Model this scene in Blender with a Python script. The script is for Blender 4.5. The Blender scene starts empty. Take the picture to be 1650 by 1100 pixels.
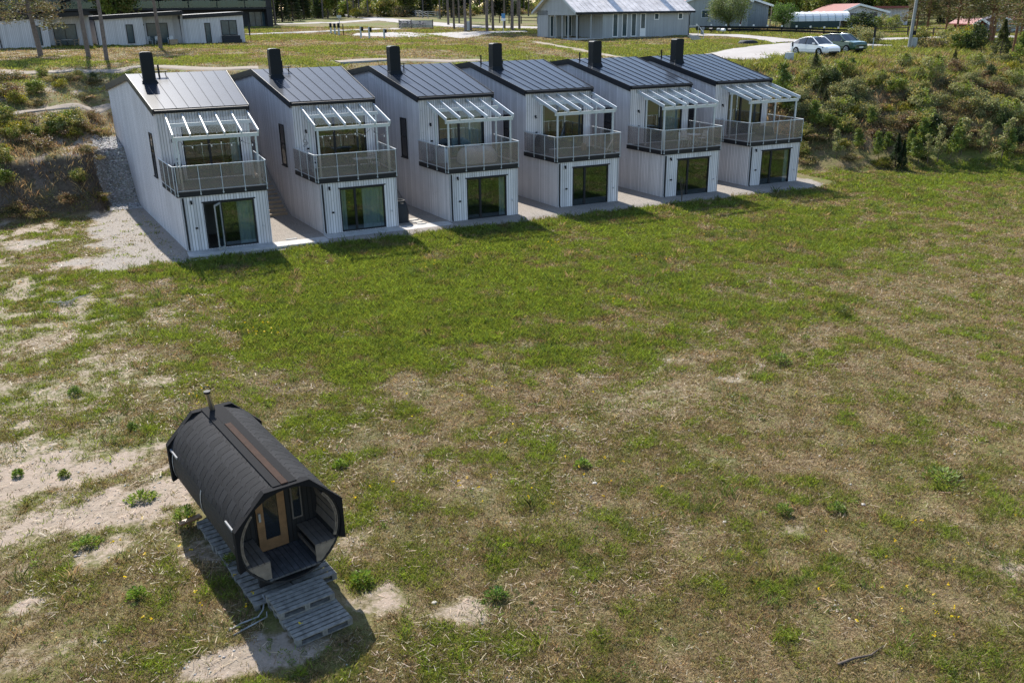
import bpy, math, random
import numpy as np
from mathutils import Vector, Matrix
random.seed(7); RNG = np.random.default_rng(11)
R_ = math.radians
SC = bpy.context.scene; COL = SC.collection

# ------------------------------------------------------------------ camera, sky, sun, exposure
CAM = np.array([-3.1719, -44.2273, 10.6769]); YAW, PITCH, ROLL, FPX = 0.4307, 0.3572, -0.0134, 1423.04
_f = np.array([math.sin(YAW)*math.cos(PITCH), math.cos(YAW)*math.cos(PITCH), -math.sin(PITCH)])
_r0 = np.array([math.cos(YAW), -math.sin(YAW), 0.0]); _u0 = np.cross(_r0, _f)
_r = _r0*math.cos(ROLL) + _u0*math.sin(ROLL); _u = -_r0*math.sin(ROLL) + _u0*math.cos(ROLL)
cd = bpy.data.cameras.new('camera'); cam = bpy.data.objects.new('camera', cd); COL.objects.link(cam)
cam.matrix_world = Matrix(((_r[0], _u[0], -_f[0], CAM[0]), (_r[1], _u[1], -_f[1], CAM[1]), (_r[2], _u[2], -_f[2], CAM[2]), (0, 0, 0, 1)))
cd.sensor_fit = 'HORIZONTAL'; cd.sensor_width = 36; cd.lens = 36*FPX/1650; cd.clip_start = .5; cd.clip_end = 3000
SC.camera = cam
W_ = bpy.data.worlds.new('World'); SC.world = W_; W_.use_nodes = True
wn = W_.node_tree.nodes; wl = W_.node_tree.links
sky = wn.new('ShaderNodeTexSky'); sky.sky_type = 'NISHITA'; sky.sun_disc = False
SUN_EL, SUN_AZ = R_(43), R_(1.0)
sky.sun_elevation = SUN_EL; sky.sun_rotation = SUN_AZ; sky.air_density = 1.0; sky.dust_density = .6; sky.ozone_density = 1.3
bgn = [n for n in wn if n.type == 'BACKGROUND'][0]; bgn.inputs[1].default_value = 0.125
wl.new(sky.outputs[0], bgn.inputs[0])
sl = bpy.data.lights.new('sun', 'SUN'); sl.energy = 4.5; sl.angle = R_(.53); sl.color = (1, .955, .885)
so = bpy.data.objects.new('sun', sl); COL.objects.link(so)
_sd = Vector((math.sin(SUN_AZ)*math.cos(SUN_EL), math.cos(SUN_AZ)*math.cos(SUN_EL), math.sin(SUN_EL)))
so.rotation_euler = _sd.to_track_quat('Z', 'Y').to_euler(); so.location = (0, 60, 60)
vs = SC.view_settings; vs.view_transform = 'Standard'; vs.look = 'None'; vs.exposure = 0.92; vs.gamma = 1
SC.cycles.max_bounces = 8; SC.cycles.transparent_max_bounces = 16; SC.cycles.use_denoising = True; SC.cycles.denoiser = 'OPENIMAGEDENOISE'; SC.cycles.denoising_input_passes = 'RGB_ALBEDO_NORMAL'; SC.cycles.denoising_prefilter = 'NONE'; SC.cycles.denoising_quality = 'HIGH'

# ------------------------------------------------------------------ helpers
def sstep(a, b, x):
    t = np.clip((np.asarray(x, float)-a)/(b-a), 0, 1); return t*t*(3-2*t)
def vnoise(x, y, seed=0):
    x = np.asarray(x, float); y = np.asarray(y, float)
    xi = np.floor(x).astype(np.int64); yi = np.floor(y).astype(np.int64); fx = x-xi; fy = y-yi
    fx = fx*fx*(3-2*fx); fy = fy*fy*(3-2*fy)
    def h(a, b):
        n = (a*374761393 + b*668265263 + seed*1442695041) & 0xffffffff
        n = ((n ^ (n >> 13))*1274126177) & 0xffffffff
        return ((n ^ (n >> 16)) & 0xffff)/65535.0
    return (h(xi, yi)*(1-fx)+h(xi+1, yi)*fx)*(1-fy) + (h(xi, yi+1)*(1-fx)+h(xi+1, yi+1)*fx)*fy
def fbm(x, y, seed=0, o=3):
    s = 0; a = .5; t = 0
    for k in range(o):
        s = s + a*vnoise(x*2**k, y*2**k, seed+k*17); t += a; a *= .5
    return s/t
def tag(o, label=None, cat=None, group=None, kind=None):
    if label: o['label'] = label
    if cat: o['category'] = cat
    if group: o['group'] = group
    if kind: o['kind'] = kind
    return o
def empty(name, label, cat, loc=(0, 0, 0), rz=0.0, group=None):
    o = bpy.data.objects.new(name, None); o.empty_display_size = .2; COL.objects.link(o)
    o.location = loc; o.rotation_euler = (0, 0, rz); return tag(o, label, cat, group)
def link(name, me, parent=None, loc=None):
    o = bpy.data.objects.new(name, me); COL.objects.link(o)
    if parent is not None: o.parent = parent
    if loc is not None: o.location = loc
    return o
def copy_tree(o, parent=None):
    c = o.copy(); COL.objects.link(c)
    if parent is not None: c.parent = parent
    for ch in list(o.children): copy_tree(ch, c)
    return c

class MB:
    def __init__(s): s.v = []; s.f = []; s.m = []; s.sm = []; s.k = 0
    def add(s, vs, fs, smooth=False):
        n = len(s.v); s.v += [tuple(map(float, q)) for q in vs]
        for f in fs: s.f.append(tuple(n+i for i in f)); s.m.append(s.k); s.sm.append(smooth)
        return s
    def box(s, x0, x1, y0, y1, z0, z1):
        return s.add([(x0,y0,z0),(x1,y0,z0),(x1,y1,z0),(x0,y1,z0),(x0,y0,z1),(x1,y0,z1),(x1,y1,z1),(x0,y1,z1)],
              [(0,3,2,1),(4,5,6,7),(0,1,5,4),(1,2,6,5),(2,3,7,6),(3,0,4,7)])
    def hexa(s, P): return s.add(P, [(0,3,2,1),(4,5,6,7),(0,1,5,4),(1,2,6,5),(2,3,7,6),(3,0,4,7)])
    def quad(s, a, b, c, d): return s.add([a, b, c, d], [(0,1,2,3)])
    def prism(s, poly, d):           # planar polygon (3-D points) extruded by vector d
        n = len(poly); d = np.array(d, float); P = [np.array(q, float) for q in poly]
        return s.add(P+[q+d for q in P], [tuple(range(n))[::-1], tuple(range(n, 2*n))]+[(i, (i+1) % n, n+(i+1) % n, n+i) for i in range(n)])
    def bar(s, p, q, w, h, up=(0, 0, 1)):
        p = np.array(p, float); q = np.array(q, float); d = q-p; d /= np.linalg.norm(d); up = np.array(up, float)
        if abs(d@up) > .98: up = np.array([0, 1., 0])
        a = np.cross(d, up); a /= np.linalg.norm(a); b = np.cross(a, d); a *= w/2; b *= h/2
        return s.hexa([p-a-b, p+a-b, q+a-b, q-a-b, p-a+b, p+a+b, q+a+b, q-a+b])
    def tube(s, p, q, r, n=8, r2=None, cap=True):
        p = np.array(p, float); q = np.array(q, float); d = q-p; d /= np.linalg.norm(d)
        a = np.cross(d, (0, 0, 1) if abs(d[2]) < .9 else (1, 0, 0)); a /= np.linalg.norm(a); b = np.cross(d, a); r2 = r if r2 is None else r2
        vs = []
        for c, rr in ((p, r), (q, r2)):
            for i in range(n):
                t = 2*math.pi*i/n; vs.append(c+(a*math.cos(t)+b*math.sin(t))*rr)
        s.add(vs, [(i, (i+1) % n, n+(i+1) % n, n+i) for i in range(n)], True)
        if cap: s.add(vs[:n], [tuple(range(n))[::-1]]); s.add(vs[n:], [tuple(range(n))])
        return s
    def path(s, pts, r, n=6, r2=None):
        P = [np.array(q, float) for q in pts]; r2 = r if r2 is None else r2; m = len(P)
        rings = []
        for i, q in enumerate(P):
            d = P[min(i+1, m-1)]-P[max(i-1, 0)]; d /= np.linalg.norm(d)
            a = np.cross(d, (0, 0, 1) if abs(d[2]) < .9 else (1, 0, 0)); a /= np.linalg.norm(a); b = np.cross(d, a)
            rr = r+(r2-r)*i/(m-1); rings.append([q+(a*math.cos(2*math.pi*k/n)+b*math.sin(2*math.pi*k/n))*rr for k in range(n)])
        vs = sum(rings, []); fs = [(i*n+k, i*n+(k+1) % n, (i+1)*n+(k+1) % n, (i+1)*n+k) for i in range(m-1) for k in range(n)]
        s.add(vs, fs, True); s.add(rings[0], [tuple(range(n))[::-1]]); return s.add(rings[-1], [tuple(range(n))])
    def build(s, name, mats, parent=None, loc=None, bevel=0):
        me = bpy.data.meshes.new(name); me.from_pydata(s.v, [], s.f)
        if not isinstance(mats, (list, tuple)): mats = [mats]
        for m in mats: me.materials.append(m)
        me.polygons.foreach_set('material_index', s.m); me.polygons.foreach_set('use_smooth', s.sm); me.update()
        o = link(name, me, parent, loc)
        if bevel:
            b = o.modifiers.new('bevel', 'BEVEL'); b.width = bevel; b.segments = 2; b.limit_method = 'ANGLE'
        return o
def npmesh(name, V, F, mat, col=None, smooth=False):
    """V (n,3); F (m,k) equal-size faces; col (n,3) linear point colours"""
    me = bpy.data.meshes.new(name); V = np.ascontiguousarray(V, np.float32); F = np.ascontiguousarray(F, np.int32); m, k = F.shape
    me.vertices.add(len(V)); me.vertices.foreach_set('co', V.ravel())
    me.loops.add(m*k); me.loops.foreach_set('vertex_index', F.ravel())
    me.polygons.add(m); me.polygons.foreach_set('loop_start', np.arange(0, m*k, k, dtype=np.int32))
    me.polygons.foreach_set('loop_total', np.full(m, k, np.int32))
    if smooth: me.polygons.foreach_set('use_smooth', np.ones(m, bool))
    me.materials.append(mat); me.update(calc_edges=True)
    if col is not None:
        at_ = me.color_attributes.new('col', 'FLOAT_COLOR', 'POINT'); c4 = np.ones((len(V), 4), np.float32); c4[:, :col.shape[1]] = col
        at_.data.foreach_set('color', c4.ravel())
    return me

# ------------------------------------------------------------------ materials
def mat(name, col, rough=.6, metal=0, spec=.5, **kw):
    m = bpy.data.materials.new(name); m.use_nodes = True; nt = m.node_tree; b = nt.nodes['Principled BSDF']
    b.inputs['Base Color'].default_value = (*col, 1); b.inputs['Roughness'].default_value = rough; b.inputs['Metallic'].default_value = metal
    b.inputs['Specular IOR Level'].default_value = spec
    if 'coat' in kw: b.inputs['Coat Weight'].default_value = kw['coat']; b.inputs['Coat Roughness'].default_value = .05
    vary = kw.get('vary', .12); sc = kw.get('scale', 3.0)
    if vary:
        N = lambda t: nt.nodes.new(t); L = nt.links.new
        tc = N('ShaderNodeTexCoord'); nz = N('ShaderNodeTexNoise'); nz.inputs['Scale'].default_value = sc; nz.inputs['Detail'].default_value = 6; nz.inputs['Roughness'].default_value = .65
        L(N('ShaderNodeNewGeometry').outputs['Position'] if kw.get('world') else tc.outputs['Object'], nz.inputs['Vector']); mr = N('ShaderNodeMapRange')
        mr.inputs[1].default_value = .3; mr.inputs[2].default_value = .7; mr.inputs[3].default_value = 1-vary; mr.inputs[4].default_value = 1+vary
        L(nz.outputs[0], mr.inputs[0]); mx = N('ShaderNodeVectorMath'); mx.operation = 'SCALE'; mx.inputs[0].default_value = col
        L(mr.outputs[0], mx.inputs['Scale']); L(mx.outputs[0], b.inputs['Base Color'])
        if kw.get('bump'):
            bp = N('ShaderNodeBump'); bp.inputs['Strength'].default_value = kw['bump']; bp.inputs['Distance'].default_value = .02
            L(nz.outputs[0], bp.inputs['Height']); L(bp.outputs[0], b.inputs['Normal'])
    return m
class NT:
    def __init__(s, m): s.m = m; s.nt = m.node_tree; s.b = s.nt.nodes['Principled BSDF']
    def n(s, t, **kw):
        q = s.nt.nodes.new(t)
        for k, v in kw.items(): setattr(q, k, v)
        return q
    def L(s, a, b): s.nt.links.new(a, b)
    def math(s, op, a, b=None, c=None):
        q = s.n('ShaderNodeMath', operation=op)
        for i, x in enumerate((a, b, c)):
            if x is None: continue
            if isinstance(x, (int, float)): q.inputs[i].default_value = x
            else: s.L(x, q.inputs[i])
        return q.outputs[0]
    def mix(s, f, a, b):
        q = s.n('ShaderNodeMix', data_type='RGBA')
        for i, x in ((0, f), (6, a), (7, b)):
            if isinstance(x, (int, float)): q.inputs[i].default_value = x
            elif isinstance(x, tuple): q.inputs[i].default_value = (*x, 1)
            else: s.L(x, q.inputs[i])
        return q.outputs[2]
    def noise(s, vec, scale, detail=4, rough=.6):
        q = s.n('ShaderNodeTexNoise'); q.inputs['Scale'].default_value = scale; q.inputs['Detail'].default_value = detail; q.inputs['Roughness'].default_value = rough
        if vec is not None: s.L(vec, q.inputs['Vector'])
        return q.outputs[0]
    def ramp(s, x, a, b, lo=0., hi=1.):
        q = s.n('ShaderNodeMapRange'); s.L(x, q.inputs[0]); q.inputs[1].default_value = a; q.inputs[2].default_value = b; q.inputs[3].default_value = lo; q.inputs[4].default_value = hi
        return q.outputs[0]
def board_mat(name, col, bw=.11, groove=.10, dark=.35, rough=.75, vary=.10, axis=None, knots=True, stain=(.30, .29, .30), stain_amt=.35, world=False):
    """vertical boards: picks the horizontal run of the wall from its normal"""
    m = bpy.data.materials.new(name); m.use_nodes = True; T = NT(m)
    tc = T.n('ShaderNodeTexCoord'); xyz = T.n('ShaderNodeSeparateXYZ'); pos = T.n('ShaderNodeNewGeometry').outputs['Position'] if world else tc.outputs['Object']; T.L(pos, xyz.inputs[0])
    nr = T.n('ShaderNodeSeparateXYZ'); T.L(tc.outputs['Normal'], nr.inputs[0])
    if axis is None:
        sel = T.math('GREATER_THAN', T.math('ABSOLUTE', nr.outputs[0]), .6)
        a = T.math('MULTIPLY', xyz.outputs[1], sel); bb = T.math('MULTIPLY', xyz.outputs[0], T.math('SUBTRACT', 1.0, sel)); run = T.math('ADD', a, bb)
    else: run = xyz.outputs[axis]
    q = T.math('DIVIDE', run, bw); cell = T.math('FLOOR', q); fr = T.math('FRACT', q)
    wn_ = T.n('ShaderNodeTexWhiteNoise', noise_dimensions='1D'); T.L(cell, wn_.inputs['W'])
    edge = T.math('MINIMUM', fr, T.math('SUBTRACT', 1.0, fr)); gr = T.ramp(edge, groove*.35, groove, 1, 0)
    cv = T.n('ShaderNodeCombineXYZ'); T.L(T.math('MULTIPLY', xyz.outputs[0], 5.0), cv.inputs[0]); T.L(T.math('MULTIPLY', xyz.outputs[1], 5.0), cv.inputs[1]); T.L(T.math('MULTIPLY', xyz.outputs[2], .55), cv.inputs[2])
    streak = T.noise(cv.outputs[0], 1.6, 6, .7); big = T.noise(pos, .45, 3)
    tone = T.math('ADD', T.ramp(wn_.outputs[0], 0, 1, 1-vary, 1+vary), T.ramp(streak, .3, .7, -.09, .09))
    c = T.n('ShaderNodeVectorMath', operation='SCALE'); c.inputs[0].default_value = col; T.L(tone, c.inputs['Scale'])
    c1 = T.mix(T.math('MULTIPLY', T.ramp(T.math('ADD', T.math('MULTIPLY', streak, .6), T.math('MULTIPLY', big, .5)), .52, .78), stain_amt), c.outputs[0], stain)
    if knots:
        vo = T.n('ShaderNodeTexVoronoi'); vo.inputs['Scale'].default_value = 3.2; T.L(pos, vo.inputs['Vector'])
        c1 = T.mix(T.math('MULTIPLY', T.ramp(vo.outputs['Distance'], .05, .10, 1, 0), .45), c1, (.16, .11, .08))
    c2 = T.mix(gr, c1, tuple(x*dark for x in col)); T.L(c2, T.b.inputs['Base Color']); T.b.inputs['Roughness'].default_value = rough
    bp = T.n('ShaderNodeBump'); bp.inputs['Strength'].default_value = .6; bp.inputs['Distance'].default_value = .015
    T.L(T.math('SUBTRACT', streak, T.math('MULTIPLY', gr, 2.0)), bp.inputs['Height']); T.L(bp.outputs[0], T.b.inputs['Normal'])
    return m
def glass_mat(name, tint, refl=.25, rough=.02, dust=.0, graze=1.0):
    m = bpy.data.materials.new(name); m.use_nodes = True; nt = m.node_tree; nt.nodes.remove(nt.nodes['Principled BSDF'])
    N = nt.nodes.new; L = nt.links.new; out = [n for n in nt.nodes if n.type == 'OUTPUT_MATERIAL'][0]
    t = N('ShaderNodeBsdfTransparent'); t.inputs[0].default_value = (*tint, 1); g = N('ShaderNodeBsdfGlossy'); g.inputs['Roughness'].default_value = rough; g.inputs[0].default_value = (.66, .78, .82, 1)
    lw = N('ShaderNodeLayerWeight'); lw.inputs[0].default_value = .5; fr = N('ShaderNodeMath'); fr.operation = 'POWER'; fr.inputs[1].default_value = 4.5; L(lw.outputs['Facing'], fr.inputs[0]); ad = N('ShaderNodeMath'); ad.operation = 'ADD'; ad.inputs[1].default_value = refl; ad.use_clamp = True
    gk = N('ShaderNodeMath'); gk.operation = 'MULTIPLY'; gk.inputs[1].default_value = graze; L(fr.outputs[0], gk.inputs[0]); L(gk.outputs[0], ad.inputs[0]); mx = N('ShaderNodeMixShader'); L(ad.outputs[0], mx.inputs[0]); L(t.outputs[0], mx.inputs[1]); L(g.outputs[0], mx.inputs[2])
    # a faint ripple, as float glass has
    tc = N('ShaderNodeTexCoord'); nz = N('ShaderNodeTexNoise'); nz.inputs['Scale'].default_value = 1.3; L(tc.outputs['Object'], nz.inputs['Vector'])
    bp = N('ShaderNodeBump'); bp.inputs['Strength'].default_value = .04; bp.inputs['Distance'].default_value = .05; L(nz.outputs[0], bp.inputs['Height']); L(bp.outputs[0], g.inputs['Normal'])
    if dust:
        df = N('ShaderNodeBsdfDiffuse'); df.inputs[0].default_value = (.60, .57, .54, 1); m2 = N('ShaderNodeMixShader'); m2.inputs[0].default_value = dust; L(mx.outputs[0], m2.inputs[1]); L(df.outputs[0], m2.inputs[2]); mx = m2
    L(mx.outputs[0], out.inputs[0]); return m
def leaf_mat(name, transl=.35, rough=.55):
    m = bpy.data.materials.new(name); m.use_nodes = True; T = NT(m)
    a = T.n('ShaderNodeAttribute', attribute_name='col'); tc = T.n('ShaderNodeTexCoord')
    T.L(a.outputs['Color'], T.b.inputs['Base Color']); T.b.inputs['Roughness'].default_value = rough; T.b.inputs['Specular IOR Level'].default_value = .25
    tr = T.n('ShaderNodeBsdfTranslucent'); hs = T.n('ShaderNodeHueSaturation'); hs.inputs['Hue'].default_value = .49; hs.inputs['Saturation'].default_value = 1.1; hs.inputs['Value'].default_value = 1.25
    T.L(a.outputs['Color'], hs.inputs['Color']); T.L(hs.outputs[0], tr.inputs[0])
    mx = T.n('ShaderNodeMixShader'); mx.inputs[0].default_value = transl; T.L(T.b.outputs[0], mx.inputs[1]); T.L(tr.outputs[0], mx.inputs[2])
    out = [n for n in T.nt.nodes if n.type == 'OUTPUT_MATERIAL'][0]; T.L(mx.outputs[0], out.inputs[0]); return m

M = {}
M['clad'] = board_mat('whitewashed_cladding', (.665, .645, .655), .135, .12, .34, vary=.14, stain=(.33, .31, .30), stain_amt=.5, world=True)
M['clad2'] = board_mat('pale_cladding', (.58, .57, .59), .16, .10, .5, knots=False)
M['greywood'] = board_mat('grey_painted_cladding', (.38, .40, .41), .16, .12, .6, knots=False, stain_amt=.1)
M['sage'] = board_mat('sage_render', (.36, .38, .38), .25, .05, .8, knots=False, stain_amt=.1)
M['darkwood'] = board_mat('dark_cladding', (.022, .022, .026), .14, .1, .5, knots=False, stain=(.04, .04, .045))
M['deck'] = board_mat('deck_boards', (.21, .155, .115), .125, .09, .3, axis=0, stain=(.17, .16, .15))
M['roof'] = mat('black_sheet_metal', (.030, .036, .046), .22, .0, .11, vary=.22, scale=1.2, world=True)
M['trim'] = mat('black_trim', (.015, .016, .019), .5, spec=.25, vary=.1)
M['black'] = mat('black_metal', (.010, .013, .016), .5, spec=.15, vary=.1)
M['galv'] = mat('grey_painted_steel', (.42, .45, .46), .45, .0, vary=.08, scale=6)
M['pergola'] = mat('pale_grey_painted_timber', (.47, .50, .495), .5, vary=.06, scale=8)
M['pane'] = glass_mat('window_glass', (.42, .50, .52), .20)
M['rail_glass'] = glass_mat('smoked_railing_glass', (.78, .73, .70), .05, .02, .11)
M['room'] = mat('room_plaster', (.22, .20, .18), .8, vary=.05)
M['curtain'] = mat('pale_curtain', (.60, .62, .60), .9, vary=.05, scale=10)
M['concrete'] = mat('weathered_slab', (.43, .41, .385), .85, vary=.2, scale=2.5, bump=.2)
M['white'] = mat('white_paint', (.78, .78, .77), .5, vary=.05)
M['whiteplastic'] = mat('white_plastic', (.75, .75, .74), .35, vary=.03)
M['dark'] = mat('dark_fabric', (.02, .023, .027), .8, vary=.2, scale=8)
M['strip'] = mat('dull_zinc_strip', (.27, .27, .27), .8, vary=.05)
M['steps'] = mat('timber_steps', (.34, .25, .165), .8, vary=.25, scale=6)
M['leaf'] = leaf_mat('leaves', .35); M['grass'] = leaf_mat('grass_blades', .40, .5)
M['bark'] = mat('bark', (.10, .075, .058), .9, vary=.4, scale=7, bump=.6)
M['pinebark'] = mat('pine_bark', (.145, .115, .10), .9, vary=.4, scale=5, bump=.6)
M['redbark'] = mat('orange_pine_bark', (.20, .095, .05), .9, vary=.35, scale=5, bump=.5)
M['greytimber'] = mat('silvered_timber', (.30, .30, .285), .85, vary=.25, scale=9, bump=.3)
M['stone'] = mat('limestone', (.50, .46, .40), .9, vary=.2, scale=12)
# ------------------------------------------------------------------ terrain
def interp(x, pts): return np.interp(x, [p[0] for p in pts], [p[1] for p in pts])
FOOT = [(-60, 11.5), (-12, 11.0), (-3.7, 11.2), (-2.9, 13.4), (-.6, 13.6), (1.0, 6.0), (37.5, 6.0), (39.2, 8), (40.2, 6.2), (41.6, 4.2), (45.3, 1.6), (49, -.7), (54.3, -3.7), (60, -6.2), (75, -11), (120, -22)]
PL_ = [(-200, 0), (-1, .03), (0, .15), (2.6, 3.1), (5, 3.5), (9, 4.8), (13, 5.8), (17, 6.5), (21, 7.0), (27, 7.3), (40, 7.5), (65, 8.3), (85, 8.9), (150, 9.7), (420, 12)]
PM_ = [(-200, 0), (0, .0), (6.0, 3.4), (13.5, 3.7), (17.5, 5.4), (21, 6.7), (25, 7.1), (38, 7.45), (60, 7.8), (90, 8.6), (150, 9.6), (420, 12)]
PR_ = [(-200, 0), (-.5, .02), (3, 1.1), (6, 2.7), (10, 4.5), (13, 5.5), (17, 6.2), (24, 6.5), (40, 6.95), (60, 7.4), (100, 8.5), (160, 9.6), (420, 12)]
def zt(u, v):
    u = np.asarray(u, float); v = np.asarray(v, float)
    wob = (fbm(u*.22+7, v*.22, 3)-.5)*2.4*sstep(-1.5, -4, u) + (fbm(u*.2+7, v*.2, 4)-.5)*3.2*sstep(40.5, 44, u)
    s = v-interp(u, FOOT)+wob
    zl, zm, zr = interp(s, PL_), interp(s, PM_), interp(s, PR_)
    a = sstep(-.6, 1.2, u); b = sstep(37.8, 42, u)
    z = zl*(1-a)+zm*a; z = z*(1-b)+zr*b
    slope = sstep(.3, 2.5, z)*sstep(45, 25, v)*np.maximum(sstep(-2.2, -4.5, u), sstep(40, 43, u))
    slope = slope*np.where(u > 0, sstep(6.2, 5.0, z), 1.0)
    z = z + slope*((fbm(u*.45, v*.45, 9, 4)-.5)*np.where(u < 0, .5, 1.5))
    z = z + (fbm(u*.12, v*.12, 21)-.5)*.22*sstep(-2, -6, v) + (fbm(u*.9, v*.9, 5)-.5)*.07*np.maximum(sstep(-1.3, -2.5, v), sstep(12, 16, v)) - .17*sstep(-.9, -1.3, v)*sstep(-1.0, 0.2, u)*sstep(42, 40, u)
    return z
def ray(px, py):
    d = _f + _r*(px-825)/FPX - _u*(py-550)/FPX; return d/np.linalg.norm(d)
_T = np.concatenate([np.arange(8, 140, .12), np.arange(140, 500, 1.0)])
def at(px, py):
    """the ground point seen at that place of the photograph"""
    d = ray(px, py); P = CAM[None]+d[None]*_T[:, None]; below = P[:, 2] < zt(P[:, 0], P[:, 1])
    i = int(np.argmax(below)) if below.any() else len(_T)-1
    return np.array([P[i, 0], P[i, 1], float(zt(P[i, 0], P[i, 1]))])
def ppm(P):                                   # photograph pixels per metre at a point
    return FPX/float((np.asarray(P)-CAM)@_f)
def on_u(px, py, v0):                         # point of the ray at depth plane Y = v0
    d = ray(px, py); return CAM+d*(v0-CAM[1])/d[1]
def project(P):
    q = np.atleast_2d(P)-CAM; z = q@_f; return 825+FPX*(q@_r)/z, 550-FPX*(q@_u)/z, z

# ground covers, as places on the ground: (photo x, y, radius across, radius deep, strength)
BARE = [(60, 765, 3.0, 1.3, 1.0), (170, 745, 1.9, 1.0, .9), (255, 800, 1.3, .9, .9), (60, 850, 1.6, .7, .95), (150, 815, 2.0, .8, .9), (20, 780, 2.2, 1.2, 1.), (110, 630, 2.4, 1.4, .5), (60, 540, 2.2, 2.2, .45), (170, 590, 2.0, 1.6, .45),
        (45, 980, .8, .5, .9), (380, 1062, .8, .35, .95), (330, 880, .8, .6, .5), (480, 1050, .8, .3, .6), (615, 975, .6, .4, .62), (750, 985, .5, .45, .62), (640, 1000, .6, .25, .35), (1185, 603, 1.3, .8, .62), (1060, 590, 2.4, 1.0, .40), (1390, 905, .4, .3, .4), (900, 700, 2.2, 1.2, .30), (1050, 640, 2.4, 1.2, .35),
        (780, 790, 2.0, 1.0, .30), (690, 760, 1.6, 1.0, .28), (850, 850, 1.8, .8, .28), (200, 520, 1.6, 1.4, .4), (40, 640, 2.4, 1.6, .5), (120, 900, 1.6, .6, .5), (60, 1060, 1.2, .5, .35), (560, 880, .8, .5, .4), (1300, 850, .5, .3, .5), (1640, 915, .6, .3, .5)]
BARE_W = [(*at(a, b)[:2], c, d, e) for a, b, c, d, e in BARE]
def masks(u, v):
    n1 = fbm(u*.55, v*.55, 31, 4); n2 = fbm(u*1.7, v*1.7, 41, 3); n3 = fbm(u*.16, v*.16, 51, 3); n4 = fbm(u*4.5, v*4.5, 61, 2)
    bare = np.zeros_like(u)
    for x, y, a, b, e in BARE_W:
        d = np.hypot((u-x)/a, (v-y)/b); bare = np.maximum(bare, e*sstep(1.5, .35, d+(n1-.5)*1.7+(n2-.5)*1.5+(n4-.5)*.8))
    field = sstep(-1.0, -1.6, v)
    # left edge of the field is worn and stony
    left = sstep(2.5, -7, u-(v+12)*.10)*sstep(-31, -20, v)
    bare = np.maximum(bare, left*.75*sstep(.42, .62, n1*.55+n2*.45))
    # the gravel apron beside the first house
    grit = sstep(-4.6, -2.9, u+(n1-.5)*2.6)*sstep(.4, -.4, u+.05)*sstep(-2.6, -1.0, v+(n2-.5)*1.6)*sstep(11.6, 10.2, v-3.2*sstep(-3.6, -2.6, u))
    grit = np.maximum(grit, .65*sstep(-12, -5, u)*sstep(.5, -.5, u)*sstep(-.5, 1.5, v+(n1-.5)*5)*sstep(9.6, 7.5, v)*sstep(.40, .58, n1))
    ramp_ = sstep(-3.7, -3.0, u+(n2-.5)*.8)*sstep(.2, -.4, u)*sstep(13.0, 13.8, v)*sstep(19.5, 17.5, v)
    grit = np.maximum(grit, ramp_)
    gap = sstep(.2, .9, u)*sstep(39.8, 38.6, u+(n2-.5)*1.0)*sstep(-1.25, -1.05, v)*sstep(13, 12, v); grit = np.maximum(grit, gap)
    lush = field*sstep(-21, -9, v+(n3-.5)*7)*sstep(-3.0, 4.5, u+(n1-.5)*6+.25*(v+8))*(.40+.60*sstep(32, 16, u+(n3-.5)*10))
    lush = lush*(.45+.55*sstep(.38, .58, n1)) + field*sstep(.50, .66, n3*.5+n1*.5)*.5*sstep(-40, -15, v)
    lush = lush + .45*sstep(38.5, 41, u)*sstep(3, 0, v)*sstep(-9, -4, v)
    up = sstep(15, 19, v)
    lush = lush + up*sstep(.44, .62, n3*.6+n1*.4)*.75
    crest = sstep(40, 44, u)*sstep(4.2, 5.4, zt(u, v))*sstep(45, 30, v); lush = lush+crest*.7
    return np.clip(bare*(1-.6*lush), 0, 1), np.clip(lush, 0, 1), np.clip(grit, 0, 1)

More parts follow.
